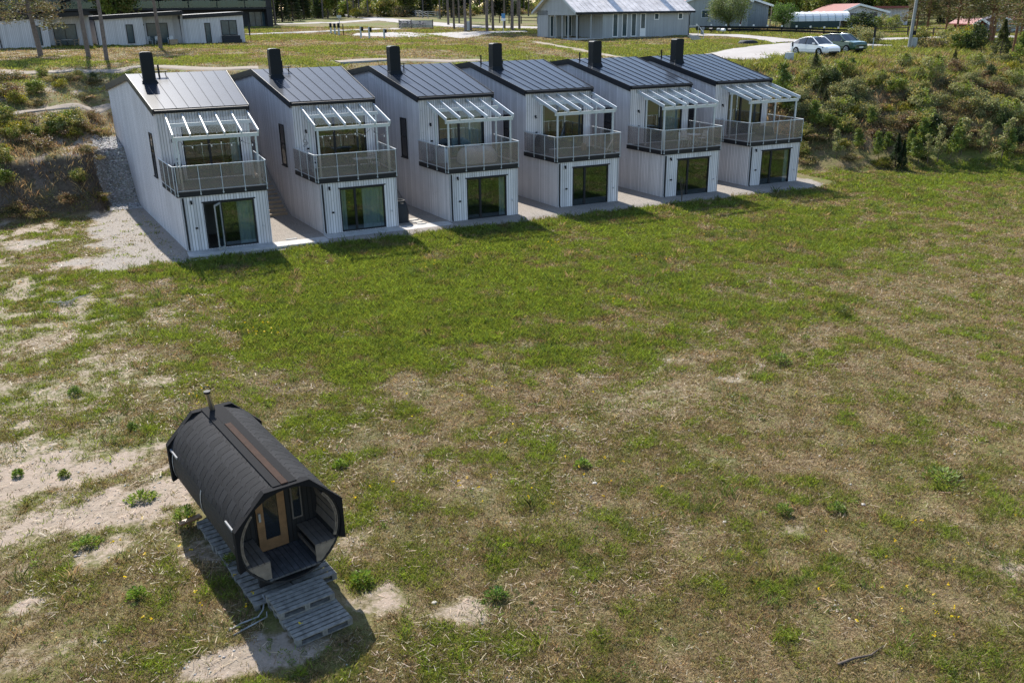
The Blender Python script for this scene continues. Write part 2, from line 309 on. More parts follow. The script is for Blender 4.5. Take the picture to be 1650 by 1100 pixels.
def axis(*segs):
    o = []
    for a, b, st in segs: o += list(np.arange(a, b, st))
    return np.array(o+[segs[-1][1]])
gx = axis((-160, -24, 5), (-24, 64, .33), (64, 110, .9), (110, 520, 9)); gy = axis((-47, 34, .33), (34, 110, .9), (110, 520, 9))
GU, GV = np.meshgrid(gx, gy); GZ = zt(GU, GV); mb_, ml_, mg_ = masks(GU, GV)
nx_, ny_ = len(gx), len(gy); I = np.arange(nx_*ny_).reshape(ny_, nx_)
GF = np.stack([I[:-1, :-1], I[:-1, 1:], I[1:, 1:], I[1:, :-1]], -1).reshape(-1, 4)
def ground_mat():
    m = bpy.data.materials.new('meadow_soil'); m.use_nodes = True; T = NT(m)
    a = T.n('ShaderNodeAttribute', attribute_name='col'); sp = T.n('ShaderNodeSeparateColor'); T.L(a.outputs['Color'], sp.inputs[0])
    bare, lush, grit = sp.outputs[0], sp.outputs[1], sp.outputs[2]
    g = T.n('ShaderNodeNewGeometry').outputs['Position']
    nA = T.noise(g, .9, 8, .68); nB = T.noise(g, 5.5, 6, .7); nC = T.noise(g, 24, 4, .7); nD = T.noise(g, .33, 4, .6)
    vo = T.n('ShaderNodeTexVoronoi'); vo.inputs['Scale'].default_value = 14; T.L(g, vo.inputs['Vector'])
    vo2 = T.n('ShaderNodeTexVoronoi'); vo2.inputs['Scale'].default_value = 30; T.L(g, vo2.inputs['Vector'])
    thatch = T.mix(T.ramp(nB, .32, .68), (.095, .068, .036), (.235, .178, .095)); thatch = T.mix(T.ramp(nC, .55, .75), thatch, (.29, .23, .145))
    green = T.mix(T.ramp(nB, .3, .7), (.075, .088, .020), (.165, .175, .046))
    k = T.math('ADD', T.math('MULTIPLY_ADD', lush, .8, .20), T.math('ADD', T.ramp(nA, .35, .65, -.15, .45), T.ramp(nD, .35, .65, -.15, .15)))
    c = T.mix(T.ramp(k, .15, .75), thatch, green)
    sand = T.mix(T.ramp(nB, .3, .7), (.21, .165, .12), (.35, .29, .225)); sand = T.mix(T.ramp(nA, .4, .65), sand, (.35, .275, .215))
    chips = T.math('MULTIPLY', T.ramp(vo.outputs['Distance'], .10, .22, 1, 0), T.ramp(nA, .42, .58)); sand = T.mix(T.math('MULTIPLY', chips, .6), sand, (.58, .53, .46))
    fb = T.math('ADD', bare, T.ramp(nB, .3, .7, -.28, .28)); c = T.mix(T.ramp(fb, .28, .62), c, sand)
    gv = T.mix(T.ramp(vo2.outputs['Color'], .2, .8), (.16, .14, .12), (.36, .325, .285)); gv = T.mix(T.ramp(nA, .35, .7), gv, (.30, .262, .225))
    fg = T.math('ADD', grit, T.ramp(nB, .3, .7, -.22, .22)); c = T.mix(T.ramp(fg, .3, .6), c, gv)
    # steep bank faces: bare soil, with their shade darkened into the colour
    gn = T.n('ShaderNodeNewGeometry'); nz = T.n('ShaderNodeSeparateXYZ'); T.L(gn.outputs['Normal'], nz.inputs[0])
    steep = T.math('MULTIPLY', T.ramp(nz.outputs[2], .72, .90, 1, 0), T.math('SUBTRACT', 1.0, T.ramp(grit, .3, .7)))
    earth_shade = T.mix(T.ramp(nB, .3, .7), (.040, .031, .024), (.12, .092, .072)); c = T.mix(T.math('MULTIPLY', steep, .9), c, earth_shade)
    T.L(c, T.b.inputs['Base Color']); T.b.inputs['Roughness'].default_value = .95; T.b.inputs['Specular IOR Level'].default_value = .15
    bp = T.n('ShaderNodeBump'); bp.inputs['Strength'].default_value = .9; bp.inputs['Distance'].default_value = .06
    T.L(T.math('ADD', T.math('MULTIPLY', nB, .7), T.math('MULTIPLY', nC, .35)), bp.inputs['Height']); T.L(bp.outputs[0], T.b.inputs['Normal']); return m
M['ground'] = ground_mat()
ground = link('ground', npmesh('ground', np.stack([GU, GV, GZ], -1).reshape(-1, 3), GF, M['ground'], np.stack([mb_, ml_, mg_], -1).reshape(-1, 3), True)); tag(ground, kind='structure')

def gravel_mat(name, a, b):
    m = bpy.data.materials.new(name); m.use_nodes = True; T = NT(m); g = T.n('ShaderNodeNewGeometry').outputs['Position']
    n1 = T.noise(g, .5, 6, .65); n2 = T.noise(g, 7, 5, .7); c = T.mix(T.ramp(n1, .35, .65), a, b); c = T.mix(T.ramp(n2, .35, .7, 0, .5), c, tuple(x*.62 for x in a))
    T.L(c, T.b.inputs['Base Color']); T.b.inputs['Roughness'].default_value = .95
    bp = T.n('ShaderNodeBump'); bp.inputs['Strength'].default_value = .5; bp.inputs['Distance'].default_value = .03; T.L(n2, bp.inputs['Height']); T.L(bp.outputs[0], T.b.inputs['Normal']); return m
M['gravel'] = gravel_mat('pale_gravel', (.34, .31, .285), (.41, .38, .355)); M['dirt'] = gravel_mat('dirt_track', (.25, .20, .15), (.33, .275, .215))
def drape(name, pts, width, m, lift=.05, seed=0, rag=.2):
    """a road or path laid on the terrain: pts are photograph places on its middle line"""
    P = np.array([at(*q)[:2] for q in pts]); w = np.array(width, float) if np.ndim(width) else np.full(len(P), float(width))
    L_ = np.concatenate([[0], np.cumsum(np.hypot(*np.diff(P, axis=0).T))]); n = max(8, int(L_[-1]/.5)); t = np.linspace(0, L_[-1], n)
    X = np.interp(t, L_, P[:, 0]); Y = np.interp(t, L_, P[:, 1]); Wd = np.interp(t, L_, w)
    k = max(3, int(2.0/max(.3, L_[-1]/n)))
    ker = np.ones(k)/k; Xp = np.convolve(np.pad(X, k, 'edge'), ker, 'same')[k:-k]; Yp = np.convolve(np.pad(Y, k, 'edge'), ker, 'same')[k:-k]
    T = np.stack([np.gradient(Xp), np.gradient(Yp)], -1); T /= np.linalg.norm(T, axis=1, keepdims=True)+1e-9; Nn = np.stack([-T[:, 1], T[:, 0]], -1)
    nc = 11; V = []
    for j in range(nc):
        s_ = (j/(nc-1)-.5)
        e = (vnoise(t*.8, np.full(n, 3.7*(j > nc/2)), seed)-.5)*2*rag+(vnoise(t*3.1, np.full(n, 9.7*(j > nc/2)), seed+1)-.5)*rag
        off = s_*(Wd+ (2*e*abs(s_)*2)); x = Xp+Nn[:, 0]*off; y = Yp+Nn[:, 1]*off
        V.append(np.stack([x, y, zt(x, y)+lift-(.09 if j in (0, nc-1) else 0)], -1))
    V = np.stack(V, 1).reshape(-1, 3); I = np.arange(n*nc).reshape(n, nc)
    F = np.stack([I[:-1, :-1], I[:-1, 1:], I[1:, 1:], I[1:, :-1]], -1).reshape(-1, 4)
    # keep faces upward
    a = V[F[0, 1]]-V[F[0, 0]]; b = V[F[0, 3]]-V[F[0, 0]]
    if np.cross(a, b)[2] < 0: F = F[:, ::-1]
    o = link(name, npmesh(name, V, F, m, None, True)); return tag(o, kind='structure')
drape('gravel_road', [(1150, 96), (1200, 90), (1240, 82), (1275, 76), (1300, 73), (1345, 74), (1390, 74), (1440, 76), (1480, 79)], [6.5, 7.5, 7.5, 7, 6, 5, 2.2, 1.4, 1.4], M['gravel'], .13, 1, .08)
drape('gravel_road', [(1290, 69), (1262, 66), (1235, 63), (1210, 60.5), (1185, 58.5), (1120, 57), (1000, 54)], [6, 4, 3.2, 3, 3, 3, 3], M['gravel'], .12, 2, .08)
drape('footpath', [(1165, 96), (1110, 97.5), (1060, 97), (1000, 100), (930, 101)], [2.4, 2.0, 1.6, 1.6, 1.6], M['dirt'], .05, 3)
drape('footpath', [(862, 68), (900, 75), (940, 82), (985, 91), (1010, 96)], .8, M['dirt'], .05, 4)
drape('gravel_yard', [(570, 56), (620, 56), (680, 56.5), (740, 55), (800, 52.5), (850, 51.5)], [5, 11, 13, 10, 5, 3], M['gravel'], .08, 5, .6)
drape('footpath', [(395, 56.5), (440, 54.5), (500, 52), (560, 49.5), (600, 48), (640, 46.5)], 1.8, M['gravel'], .08, 6)
drape('gravel_road', [(535, 23), (560, 26), (600, 30), (640, 34), (690, 39), (760, 44), (860, 45.5), (900, 45.5)], [5, 5, 5, 6, 6, 5, 5, 5], M['gravel'], .12, 7)
drape('gravel_road', [(440, 40), (500, 38.5), (545, 37), (580, 34.5), (610, 32.5)], [3, 3, 4, 5, 5], M['gravel'], .11, 8)
drape('footpath', [(-30, 192), (30, 184), (80, 177), (130, 172), (175, 170), (200, 172)], [.8, .7, .6, .7, .9, .9], M['dirt'], .06, 9)
drape('footpath', [(-30, 122), (30, 119), (90, 117), (150, 115), (200, 113), (330, 112), (420, 110)], [1.2, 1.0, 1.0, 1.2, 1.2, 1.4, 1.4], M['dirt'], .06, 10)
drape('footpath', [(540, 101), (600, 97), (660, 98), (720, 99), (780, 98)], [1.2, 1.5, 1.2, 1.2, 1.2], M['dirt'], .06, 11)
drape('gravel_road', [(1360, 64), (1400, 64.5), (1450, 63.5), (1500, 62), (1560, 61), (1640, 60)], [2, 3, 3, 3, 3, 3], M['gravel'], .10, 12)
# ------------------------------------------------------------------ the six terrace houses
W = 4.03; SP = .1036; VB = 19.0; VF = 3.41; ZS = 2.65; ZD = 2.87; ZE = 6.379; ZR = 7.70; VR = 10.02; ZBK = 6.62
KR = (ZR-ZE)/(VR-VF)
HX = [0, -.0796, -.0347, -.0527, .0793, -.002]; HY = [0, .3689, -.1291, .2554, -.2576, .0307]
HO = [(i*6.8483+HX[i], i*.1468+HY[i], -.028*i) for i in range(6)]
HLABEL = ['leftmost white timber house with open glass door and pale roof sheen, beside the gravel ramp',
          'white timber house second from left, with folding tables on its balcony and steps beside it',
          'white timber house third from left, with pale covered furniture on its balcony',
          'white timber house fourth from left, with a black beanbag on its balcony',
          'white timber house fifth from left, with white cafe table and chairs on its balcony',
          'rightmost white timber house in the row, next to the bushy bank']
HGROUP = 'white timber row houses with black roofs'
def left(v): return -SP*v
def wall_with_hole(mb, x0, x1, y, z0, z1, hx0, hx1, hz0, hz1, dep=.12):
    for a, b, c, d in ((x0, hx0, z0, z1), (hx1, x1, z0, z1), (hx0, hx1, z0, hz0), (hx0, hx1, hz1, z1)):
        mb.quad((a, y, c), (b, y, c), (b, y, d), (a, y, d))
    for P in (((hx0, y, hz0), (hx1, y, hz0), (hx1, y+dep, hz0), (hx0, y+dep, hz0)), ((hx0, y+dep, hz1), (hx1, y+dep, hz1), (hx1, y, hz1), (hx0, y, hz1)),
              ((hx0, y, hz1), (hx0, y, hz0), (hx0, y+dep, hz0), (hx0, y+dep, hz1)), ((hx1, y, hz0), (hx1, y, hz1), (hx1, y+dep, hz1), (hx1, y+dep, hz0))): mb.quad(*P)
def curtain(x0, x1, y, z0, z1, seed):
    n = int((x1-x0)/.03); b = MB(); rg = random.Random(seed); ph = rg.random()*6
    top = [(x0+(x1-x0)*i/n, y+.035*math.sin(i*.9+ph+.5*math.sin(i*.23)), z1) for i in range(n+1)]; bot = [(p[0], p[1], z0) for p in top]
    b.add(top+bot, [(i, i+1, n+2+i, n+1+i) for i in range(n)], True); return b
def roomshell(x0, x1, y0, y1, z0, z1):
    b = MB(); b.k = 0
    b.quad((x0, y1, z0), (x1, y1, z0), (x1, y1, z1), (x0, y1, z1)); b.quad((x0, y0, z0), (x0, y1, z0), (x0, y1, z1), (x0, y0, z1))
    b.quad((x1, y1, z0), (x1, y0, z0), (x1, y0, z1), (x1, y1, z1)); b.quad((x0, y1, z1), (x1, y1, z1), (x1, y0, z1), (x0, y0, z1)); b.k = 1
    b.quad((x0, y0, z0), (x1, y0, z0), (x1, y1, z0), (x0, y1, z0)); return b
DX0, DX1, DZ0, DZ1 = .98, 3.36, .05, 2.30      # ground-floor glass door
UX0, UX1, UZ0, UZ1 = .74, 3.55, 2.93, 5.62     # upper glass door
def slide_frame(mb, x0, x1, y, z0, z1, mull, t=.07):
    mb.box(x0, x0+t, y-.03, y+.07, z0, z1); mb.box(x1-t, x1, y-.03, y+.07, z0, z1)
    mb.box(x0+t, x1-t, y-.03, y+.07, z1-t, z1); mb.box(x0+t, x1-t, y-.03, y+.07, z0, z0+t)
    mb.box(mull-.06, mull+.06, y-.025, y+.065, z0+t, z1-t)
def build_house(i):
    o = empty('terrace_house', HLABEL[i], 'house', HO[i], 0, HGROUP)
    b = MB(); z0 = -.35
    # ground-floor front block
    wall_with_hole(b, 0, W, 0, z0, ZS, DX0, DX1, DZ0, DZ1)
    b.quad((left(VF), VF, z0), (0, 0, z0), (0, 0, ZS), (left(VF), VF, ZS)); b.quad((W, 0, z0), (W, VF, z0), (W, VF, ZS), (W, 0, ZS))
    b.quad((0, 0, ZS), (W, 0, ZS), (W, VF, ZS), (left(VF), VF, ZS))
    # upper front with door opening
    xl = left(VF); top = ZE-.03
    wall_with_hole(b, xl, W, VF, ZS, top, UX0, UX1, UZ0, UZ1)
    # sides and rear
    b.add([(left(VF), VF, z0), (left(VF), VF, top), (left(VR), VR, ZR-.03), (left(VB), VB, ZBK-.03), (left(VB), VB, z0)], [(0, 1, 2, 3, 4)])
    b.add([(W, VF, z0), (W, VF, top), (W, VR, ZR-.03), (W, VB, ZBK-.03), (W, VB, z0)], [(4, 3, 2, 1, 0)])
    b.quad((W, VB, z0), (left(VB), VB, z0), (left(VB), VB, ZBK-.03), (W, VB, ZBK-.03))
    b.build('wall', M['clad'], o)
    for xa_ in (-.012, W-.05): cb = MB(); cb.box(xa_, xa_+.062, -.02, -.002, -.1, ZS-.01); cb.build('corner_board', M['clad2'], o)
    # roof: two metal planes with standing seams
    b = MB(); ov = .085; th = .16; fv = VF-.10
    def rp(u, v): return ZE+KR*(v-VF) if v <= VR else ZR+(ZBK-ZR)*(v-VR)/(VB-VR)
    L0, L1, L2 = left(fv)-ov, left(VR)-ov, left(VB+.1)-ov; R0 = W+ov
    P = [(L0, fv), (R0, fv), (R0, VR), (L1, VR), (L2, VB+.1), (R0, VB+.1)]
    up = [(x, y, rp(x, y)+.05) for x, y in P]; dn = [(x, y, rp(x, y)-.02) for x, y in P]
    b.add(up+dn, [(0, 1, 2, 3), (3, 2, 5, 4), (9, 8, 7, 6), (10, 11, 8, 9), (0, 6, 7, 1), (1, 7, 8, 2), (2, 8, 11, 5), (5, 11, 10, 4), (4, 10, 9, 3), (3, 9, 6, 0)])
    roof = b.build('roof', M['roof'], o)
    b = MB(); n = 8
    for k in range(n+1):
        t = k/n; ua, ub, uc = L0+(R0-L0)*t, L1+(R0-L1)*t, L2+(R0-L2)*t
        if 0 < k < n:
            b.bar((ua, fv, rp(0, fv)+.06), (ub, VR, ZR+.06), .022, .035); b.bar((ub, VR, ZR+.06), (uc, VB+.1, rp(0, VB+.1)+.06), .022, .035)
    b.build('roof_seam', M['roof'], o)
    b = MB()                                    # deep black verge boards and eaves
    for ua, ub, uc in ((L0-.02, L1-.02, L2-.02), (R0+.02, R0+.02, R0+.02)):
        b.bar((ua, fv, rp(0, fv)-.09), (ub, VR, ZR-.09), .035, .34, (0, 0, 1)); b.bar((ub, VR, ZR-.09), (uc, VB+.1, rp(0, VB+.1)-.09), .035, .34)
    b.box(L0+.0, R0, fv-.03, fv-.003, rp(0, fv)-.15, rp(0, fv)+.075); b.build('roof_edge', M['trim'], o)
    b = MB(); b.tube((L0+.05, fv-.10, ZE-.06), (R0-.02, fv-.10, ZE-.05), .06, 8)
    b.path([(W-.02, fv-.10, ZE-.08), (W-.02, fv-.09, ZE-.28), (W+.0, VF-.15, ZE-.42), (W+.02, VF-.06, ZE-.50), (W+.025, VF-.055, ZE-.95)], .04, 8); b.build('gutter', M['trim'], o)
    b = MB(); b.path([(.10, -.06, ZS-.05), (.10, -.06, .22), (.10, -.12, .10)], .042, 8); b.build('downpipe', M['trim'], o)
    # chimney with rounded top
    c0, c1, v0, v1 = -.40, .24, 8.02, 8.66; zb = ZE+KR*(v0-VF)
    b = MB(); prof = [(c0, zb-.1), (c1, zb-.1), (c1, 8.80)]+[((c0+c1)/2+(c1-c0)/2*np.sign(math.cos(a))*abs(math.cos(a))**.55, 8.80+.13*abs(math.sin(a))**.6) for a in np.linspace(.12, math.pi-.12, 13)]+[(c0, 8.80)]
    b.prism([(x, v0, z) for x, z in prof], (0, v1-v0, 0)); b.box(c0-.012, c1+.012, v0-.012, v1+.012, 8.56, 8.60)
    b.prism([(c0-.09, v0-.10, zb+.02), (c1+.09, v0-.10, zb+.02), (c1+.01, v0-.008, zb+.24), (c0-.01, v0-.008, zb+.24)], (0, .09, .02)); b.box(c0-.05, c1+.05, v0-.02, v1+.02, zb+.05, zb+.18)
    ch = b.build('chimney', M['black'], o)
    b = MB(); rz = ZE+KR*(9.3-VF)
    for uu in (.30, .85): b.bar((uu, 9.3, rz), (uu, 9.25, rz+.30), .03, .03); b.bar((uu, 9.5, rz), (uu, 9.25, rz+.30), .03, .03)
    b.box(.22, .95, 9.12, 9.36, rz+.30, rz+.34); b.build('roof_step', M['black'], o)
    b = MB(); vx, vv = ((.52, 9.5) if i < 3 else (-.62, 9.4)); b.tube((vx, vv, ZE+KR*(vv-VF)), (vx, vv, ZE+KR*(vv-VF)+.62), .05, 8); b.build('vent_pipe', M['black'], o)
    # ground floor glass
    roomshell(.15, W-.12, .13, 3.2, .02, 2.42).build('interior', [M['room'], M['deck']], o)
    mull = DX0+.80
    b = MB(); slide_frame(b, DX0, DX1, .04, DZ0, DZ1, mull); b.box(DX0-.06, DX1+.08, -.045, -.003, DZ1+.002, DZ1+.055)
    fr = b.build('sliding_door', M['trim'], o)
    if i == 0:
        b = MB(); b.quad((mull+.06, .06, DZ0+.07), (DX1-.07, .06, DZ0+.07), (DX1-.07, .06, DZ1-.07), (mull+.06, .06, DZ1-.07)); b.build('pane', M['pane'], fr)
        # the narrow leaf stands open towards the field
        a = R_(62); hx, hy = mull-.02, -.03; ex, ey = hx-.74*math.cos(a), hy-.74*math.sin(a)
        b = MB()
        for t0, t1 in ((0, .08), (.92, 1)):
            b.bar((hx+(ex-hx)*t0, hy+(ey-hy)*t0, (DZ0+DZ1)/2), (hx+(ex-hx)*t1, hy+(ey-hy)*t1, (DZ0+DZ1)/2), .05, DZ1-DZ0-.06)
        for z_ in (DZ0+.07, DZ1-.07): b.bar((hx+(ex-hx)*.08, hy+(ey-hy)*.08, z_), (hx+(ex-hx)*.92, hy+(ey-hy)*.92, z_), .048, .08)
        dl = b.build('open_door', M['greytimber'], o); dl['label'] = 'narrow glass door leaf standing open'
        b = MB(); b.quad((hx, hy, DZ0+.1), (ex, ey, DZ0+.1), (ex, ey, DZ1-.1), (hx, hy, DZ1-.1)); b.build('pane', M['pane'], dl)
    else:
        b = MB(); b.quad((DX0+.07, .06, DZ0+.07), (mull-.06, .06, DZ0+.07), (mull-.06, .06, DZ1-.07), (DX0+.07, .06, DZ1-.07))
        b.quad((mull+.06, .06, DZ0+.07), (DX1-.07, .06, DZ0+.07), (DX1-.07, .06, DZ1-.07), (mull+.06, .06, DZ1-.07)); b.build('pane', M['pane'], fr)
    for x0, x1 in [[(2.55, 3.3)], [(1.02, 1.35), (2.2, 3.3)], [(3.0, 3.3)], [], [], [(3.05, 3.3)]][i]: curtain(x0, x1, .24, .06, 2.28, i*7+int(x0*10)).build('curtain', M['curtain'], o)
    # upper glass
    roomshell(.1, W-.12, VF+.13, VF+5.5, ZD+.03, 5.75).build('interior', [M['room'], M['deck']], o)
    um = UX0+(1.25 if i % 2 == 0 else 1.05)
    b = MB(); slide_frame(b, UX0, UX1, VF+.04, UZ0, UZ1, um); b.box(UX0-.06, UX1+.06, VF-.045, VF-.003, UZ1+.002, UZ1+.05); fr = b.build('balcony_door', M['trim'], o)
    b = MB(); b.quad((UX0+.07, VF+.06, UZ0+.07), (um-.06, VF+.06, UZ0+.07), (um-.06, VF+.06, UZ1-.07), (UX0+.07, VF+.06, UZ1-.07))
    b.quad((um+.06, VF+.06, UZ0+.07), (UX1-.07, VF+.06, UZ0+.07), (UX1-.07, VF+.06, UZ1-.07), (um+.06, VF+.06, UZ1-.07)); b.build('pane', M['pane'], fr)
    for x0, x1 in [[(3.05, 3.5)], [], [(1.6, 3.45)], [(.8, 1.0)], [(2.3, 3.45)], []][i]: curtain(x0, x1, VF+.26, UZ0, UZ1, i*5+int(x0*10)).build('curtain', M['curtain'], o)
    # narrow side window (left wall) and its twin on the right wall
    for side in (0, 1):
        x = (lambda v: left(v)-.012) if side == 0 else (lambda v: W+.012)
        b = MB(); va, vb, za, zc = 5.15, 6.0, 2.85, 5.08; s_ = -1 if side == 0 else 1
        def pl(v0_, v1_, z0_, z1_, t=.03):
            b.hexa([(x(v0_), v0_, z0_), (x(v0_)+s_*t, v0_, z0_), (x(v1_)+s_*t, v1_, z0_), (x(v1_), v1_, z0_), (x(v0_), v0_, z1_), (x(v0_)+s_*t, v0_, z1_), (x(v1_)+s_*t, v1_, z1_), (x(v1_), v1_, z1_)])
        pl(va, va+.07, za, zc); pl(vb-.07, vb, za, zc); pl(va+.07, vb-.07, za, za+.07); pl(va+.07, vb-.07, zc-.07, zc); pl(va+.07, vb-.07, 3.98, 4.04); pl(va-.03, vb+.03, za-.06, za-.003, .07)
        fr = b.build('side_window', M['trim'], o)
        b = MB(); b.quad((x(va)+s_*.006, va, za), (x(vb)+s_*.006, vb, za), (x(vb)+s_*.006, vb, zc), (x(va)+s_*.006, va, zc)); b.build('pane', M['darkpane'], fr)
    # small fittings
    b = MB(); b.box(.42, .50, -.10, -.003, 2.36, 2.46); b.tube((.46, -.09, 2.36), (.46, -.13, 2.30), .045, 8); b.build('wall_lamp', M['black'], o)
    b = MB(); b.box(.50, .62, -.05, -.003, 1.08, 1.16); b.build('power_socket', M['black'], o)
    b = MB(); b.tube((3.70, -.003, .92), (3.70, -.07, .92), .025, 6); b.box(3.68, 3.72, -.09, -.06, .86, .95); b.build('garden_tap', M['galv'], o)
    b = MB(); b.box(.22, .30, VF-.10, VF-.003, 4.86, 4.96); b.tube((.26, VF-.09, 4.86), (.26, VF-.13, 4.80), .045, 8); b.build('wall_lamp', M['black'], o)
    b = MB(); b.box(.26, .38, VF-.05, VF-.003, 3.92, 4.0); b.build('power_socket', M['black'], o)
    # balcony: deck, black fascia, posts, handrail, smoked panels
    lo = .14; BL = lambda v: left(v)-lo; BR = W+.06; FR = -.06
    b = MB(); b.hexa([(BL(FR)+.05, FR+.05, ZS+.02), (BR-.05, FR+.05, ZS+.02), (BR-.05, VF-.01, ZS+.02), (BL(VF)+.05, VF-.01, ZS+.02), (BL(FR)+.05, FR+.05, ZD), (BR-.05, FR+.05, ZD), (BR-.05, VF-.01, ZD), (BL(VF)+.05, VF-.01, ZD)]); b.build('balcony_deck', M['deck'], o)
    b = MB(); fz0, fz1 = ZS-.005, ZD+.012
    b.box(BL(FR), BR, FR, FR+.045, fz0, fz1); b.hexa([(BL(FR), FR+.045, fz0), (BL(FR)+.045, FR+.045, fz0), (BL(VF)+.045, VF+.05, fz0), (BL(VF), VF+.05, fz0), (BL(FR), FR+.045, fz1), (BL(FR)+.045, FR+.045, fz1), (BL(VF)+.045, VF+.05, fz1), (BL(VF), VF+.05, fz1)])
    b.box(BR-.045, BR, FR+.045, VF+.05, fz0, fz1); b.build('balcony_fascia', M['trim'], o)
    rz_ = 4.09; pz0 = ZS+.05
    fx = np.linspace(BL(FR)+.06, BR-.03, 5)
    posts = [(x_, FR-.03) for x_ in fx]+[(BL(y_)-.03, y_) for y_ in (0.05, 1.1, 2.25)]+[(BR+.03, y_) for y_ in (1.1, 2.25)]
    for x_, y_ in posts:
        b = MB(); b.tube((x_, y_, pz0), (x_, y_, rz_-.02), .021, 8); cx, cy = (x_, FR) if y_ < FR else ((BL(y_), y_) if x_ < 1 else (BR, y_)); b.tube((x_, y_, pz0+.05), (cx+(.001 if cx != x_ else 0), cy, pz0+.05), .04, 8); b.build('railing_post', M['galv'], o)
    b = MB(); b.path([(BL(VF)-.03, VF-.03, rz_), (BL(.0)-.03, .0-.06, rz_), (BL(.0)+.02, FR-.03, rz_), (BR-.03, FR-.03, rz_), (BR+.03, FR+.04, rz_), (BR+.03, VF-.03, rz_)], .026, 8)
    for pa, pb in (((BL(VF)-.03, VF-.03), (BL(.0)-.03, .0)), ((fx[0], FR-.03), (fx[-1], FR-.03)), ((BR+.03, .05), (BR+.03, VF-.03))): b.bar((*pa, pz0+.24), (*pb, pz0+.24), .022, .022)
    b.build('handrail', M['galv'], o)
    seg = [((fx[k], FR-.03), (fx[k+1], FR-.03)) for k in range(4)]; ys = [.05, 1.1, 2.25, VF-.06]
    seg += [((BL(ys[k])-.03, ys[k]), (BL(ys[k+1])-.03, ys[k+1])) for k in range(3)]+[((BR+.03, ys[k]), (BR+.03, ys[k+1])) for k in range(3)]
    for pa, pb in seg:
        pa = np.array(pa); pb = np.array(pb); d = (pb-pa)/np.linalg.norm(pb-pa)*.045; a_, c_ = pa+d, pb-d
        b = MB(); b.bar((*a_, (rz_+pz0)/2+.12), (*c_, (rz_+pz0)/2+.12), .008, rz_-pz0-.34); b.build('glass_panel', M['rail_glass'], o)
    # pergola
    rx = np.linspace(.09, W-.03, 6); ra, rb = (VF-.02, 6.16), (.34, 5.50); ks = (ra[1]-rb[1])/(ra[0]-rb[0])
    for x_ in rx:
        b = MB(); b.bar((x_, ra[0], ra[1]-.08), (x_, rb[0], rb[1]-.08), .05, .16); ro = b.build('rafter', M['pergola'], o)
        b = MB(); b.bar((x_, ra[0]-.02, ra[1]+.012), (x_, rb[0]-.01, rb[1]+.012), .052, .014); b.build('glazing_bar', M['whitemetal'], ro)
    for k in range(5):
        b = MB(); gz = .026; xa_, xb_ = rx[k]+.03, rx[k+1]-.03; b.quad((xa_, rb[0], rb[1]+gz-.02), (xb_, rb[0], rb[1]+gz-.02), (xb_, ra[0], ra[1]+gz-.02), (xa_, ra[0], ra[1]+gz-.02)); b.build('roof_glass', M['roof_glass'], o)
    zb_ = lambda v: rb[1]+ks*(v-rb[0])-.165
    for v_ in (.50, 2.45):
        b = MB(); b.box(rx[0]-.02, rx[-1]+.02, v_-.045, v_+.045, zb_(v_)-.17, zb_(v_)-.003); b.build('pergola_beam', M['pergola'], o)
        for x_ in (rx[0]+.14, rx[-1]-.14):
            b = MB(); b.box(x_-.045, x_+.045, v_-.043, v_+.043, ZD+.002, zb_(v_)-.173); b.build('pergola_post', M['pergola'], o)
    return o
M['roof_glass'] = glass_mat('clear_roof_glass', (.94, .95, .95), .01, .04, .02, .22)
M['whitemetal'] = mat('white_metal_strip', (.72, .73, .74), .35, vary=.03)
M['darkpane'] = mat('dark_window_glass', (.015, .018, .022), .06, spec=.8, vary=0)
houses = [build_house(i) for i in range(6)]
# slabs in front of the doors, one per house, running across the gap beside it
for i in range(6):
    x0 = HO[i][0]-.05; x1 = HO[i+1][0]-.10 if i < 5 else 40.2; y = HO[i][1]; b = MB()
    b.box(0, x1-x0, -1.02, -.06, -.16, .03); b.box(.1, x1-x0-.1, -1.30, -1.022, -.3, -.10)
    if i == 5: b.box(W+.35, x1-x0-.3, -.058, 1.9, -.2, .02)
    o = b.build('paving_slab', M['concrete'], None, (x0, y, HO[i][2]), .01)
    tag(o, ['pale slab walkway below the open glass door of the leftmost house', 'pale slab walkway in front of the second house from the left', 'pale slab walkway in front of the third house from the left', 'pale slab walkway in front of the fourth house from the left', 'pale slab walkway in front of the fifth house from the left', 'pale slab terrace before the rightmost house, ending in the grass'][i], 'paving', 'slab walkways before the houses')
# timber steps between the first two houses
b = MB(); st = empty('garden_steps', 'timber garden steps climbing between the two leftmost houses', 'steps', (0, 0, 0))
for k in range(18):
    y0 = 6.0+k*.33; z0 = .17*(k+1); x0 = W+.06; x1 = HO[1][0]+left(y0)-.12
    b = MB(); b.box(x0, x1, y0, y0+.36, z0-.06, z0); b.box(x0, x1, y0+.02, y0+.06, z0-.40, z0-.062); b.build('step', M['steps'], st)
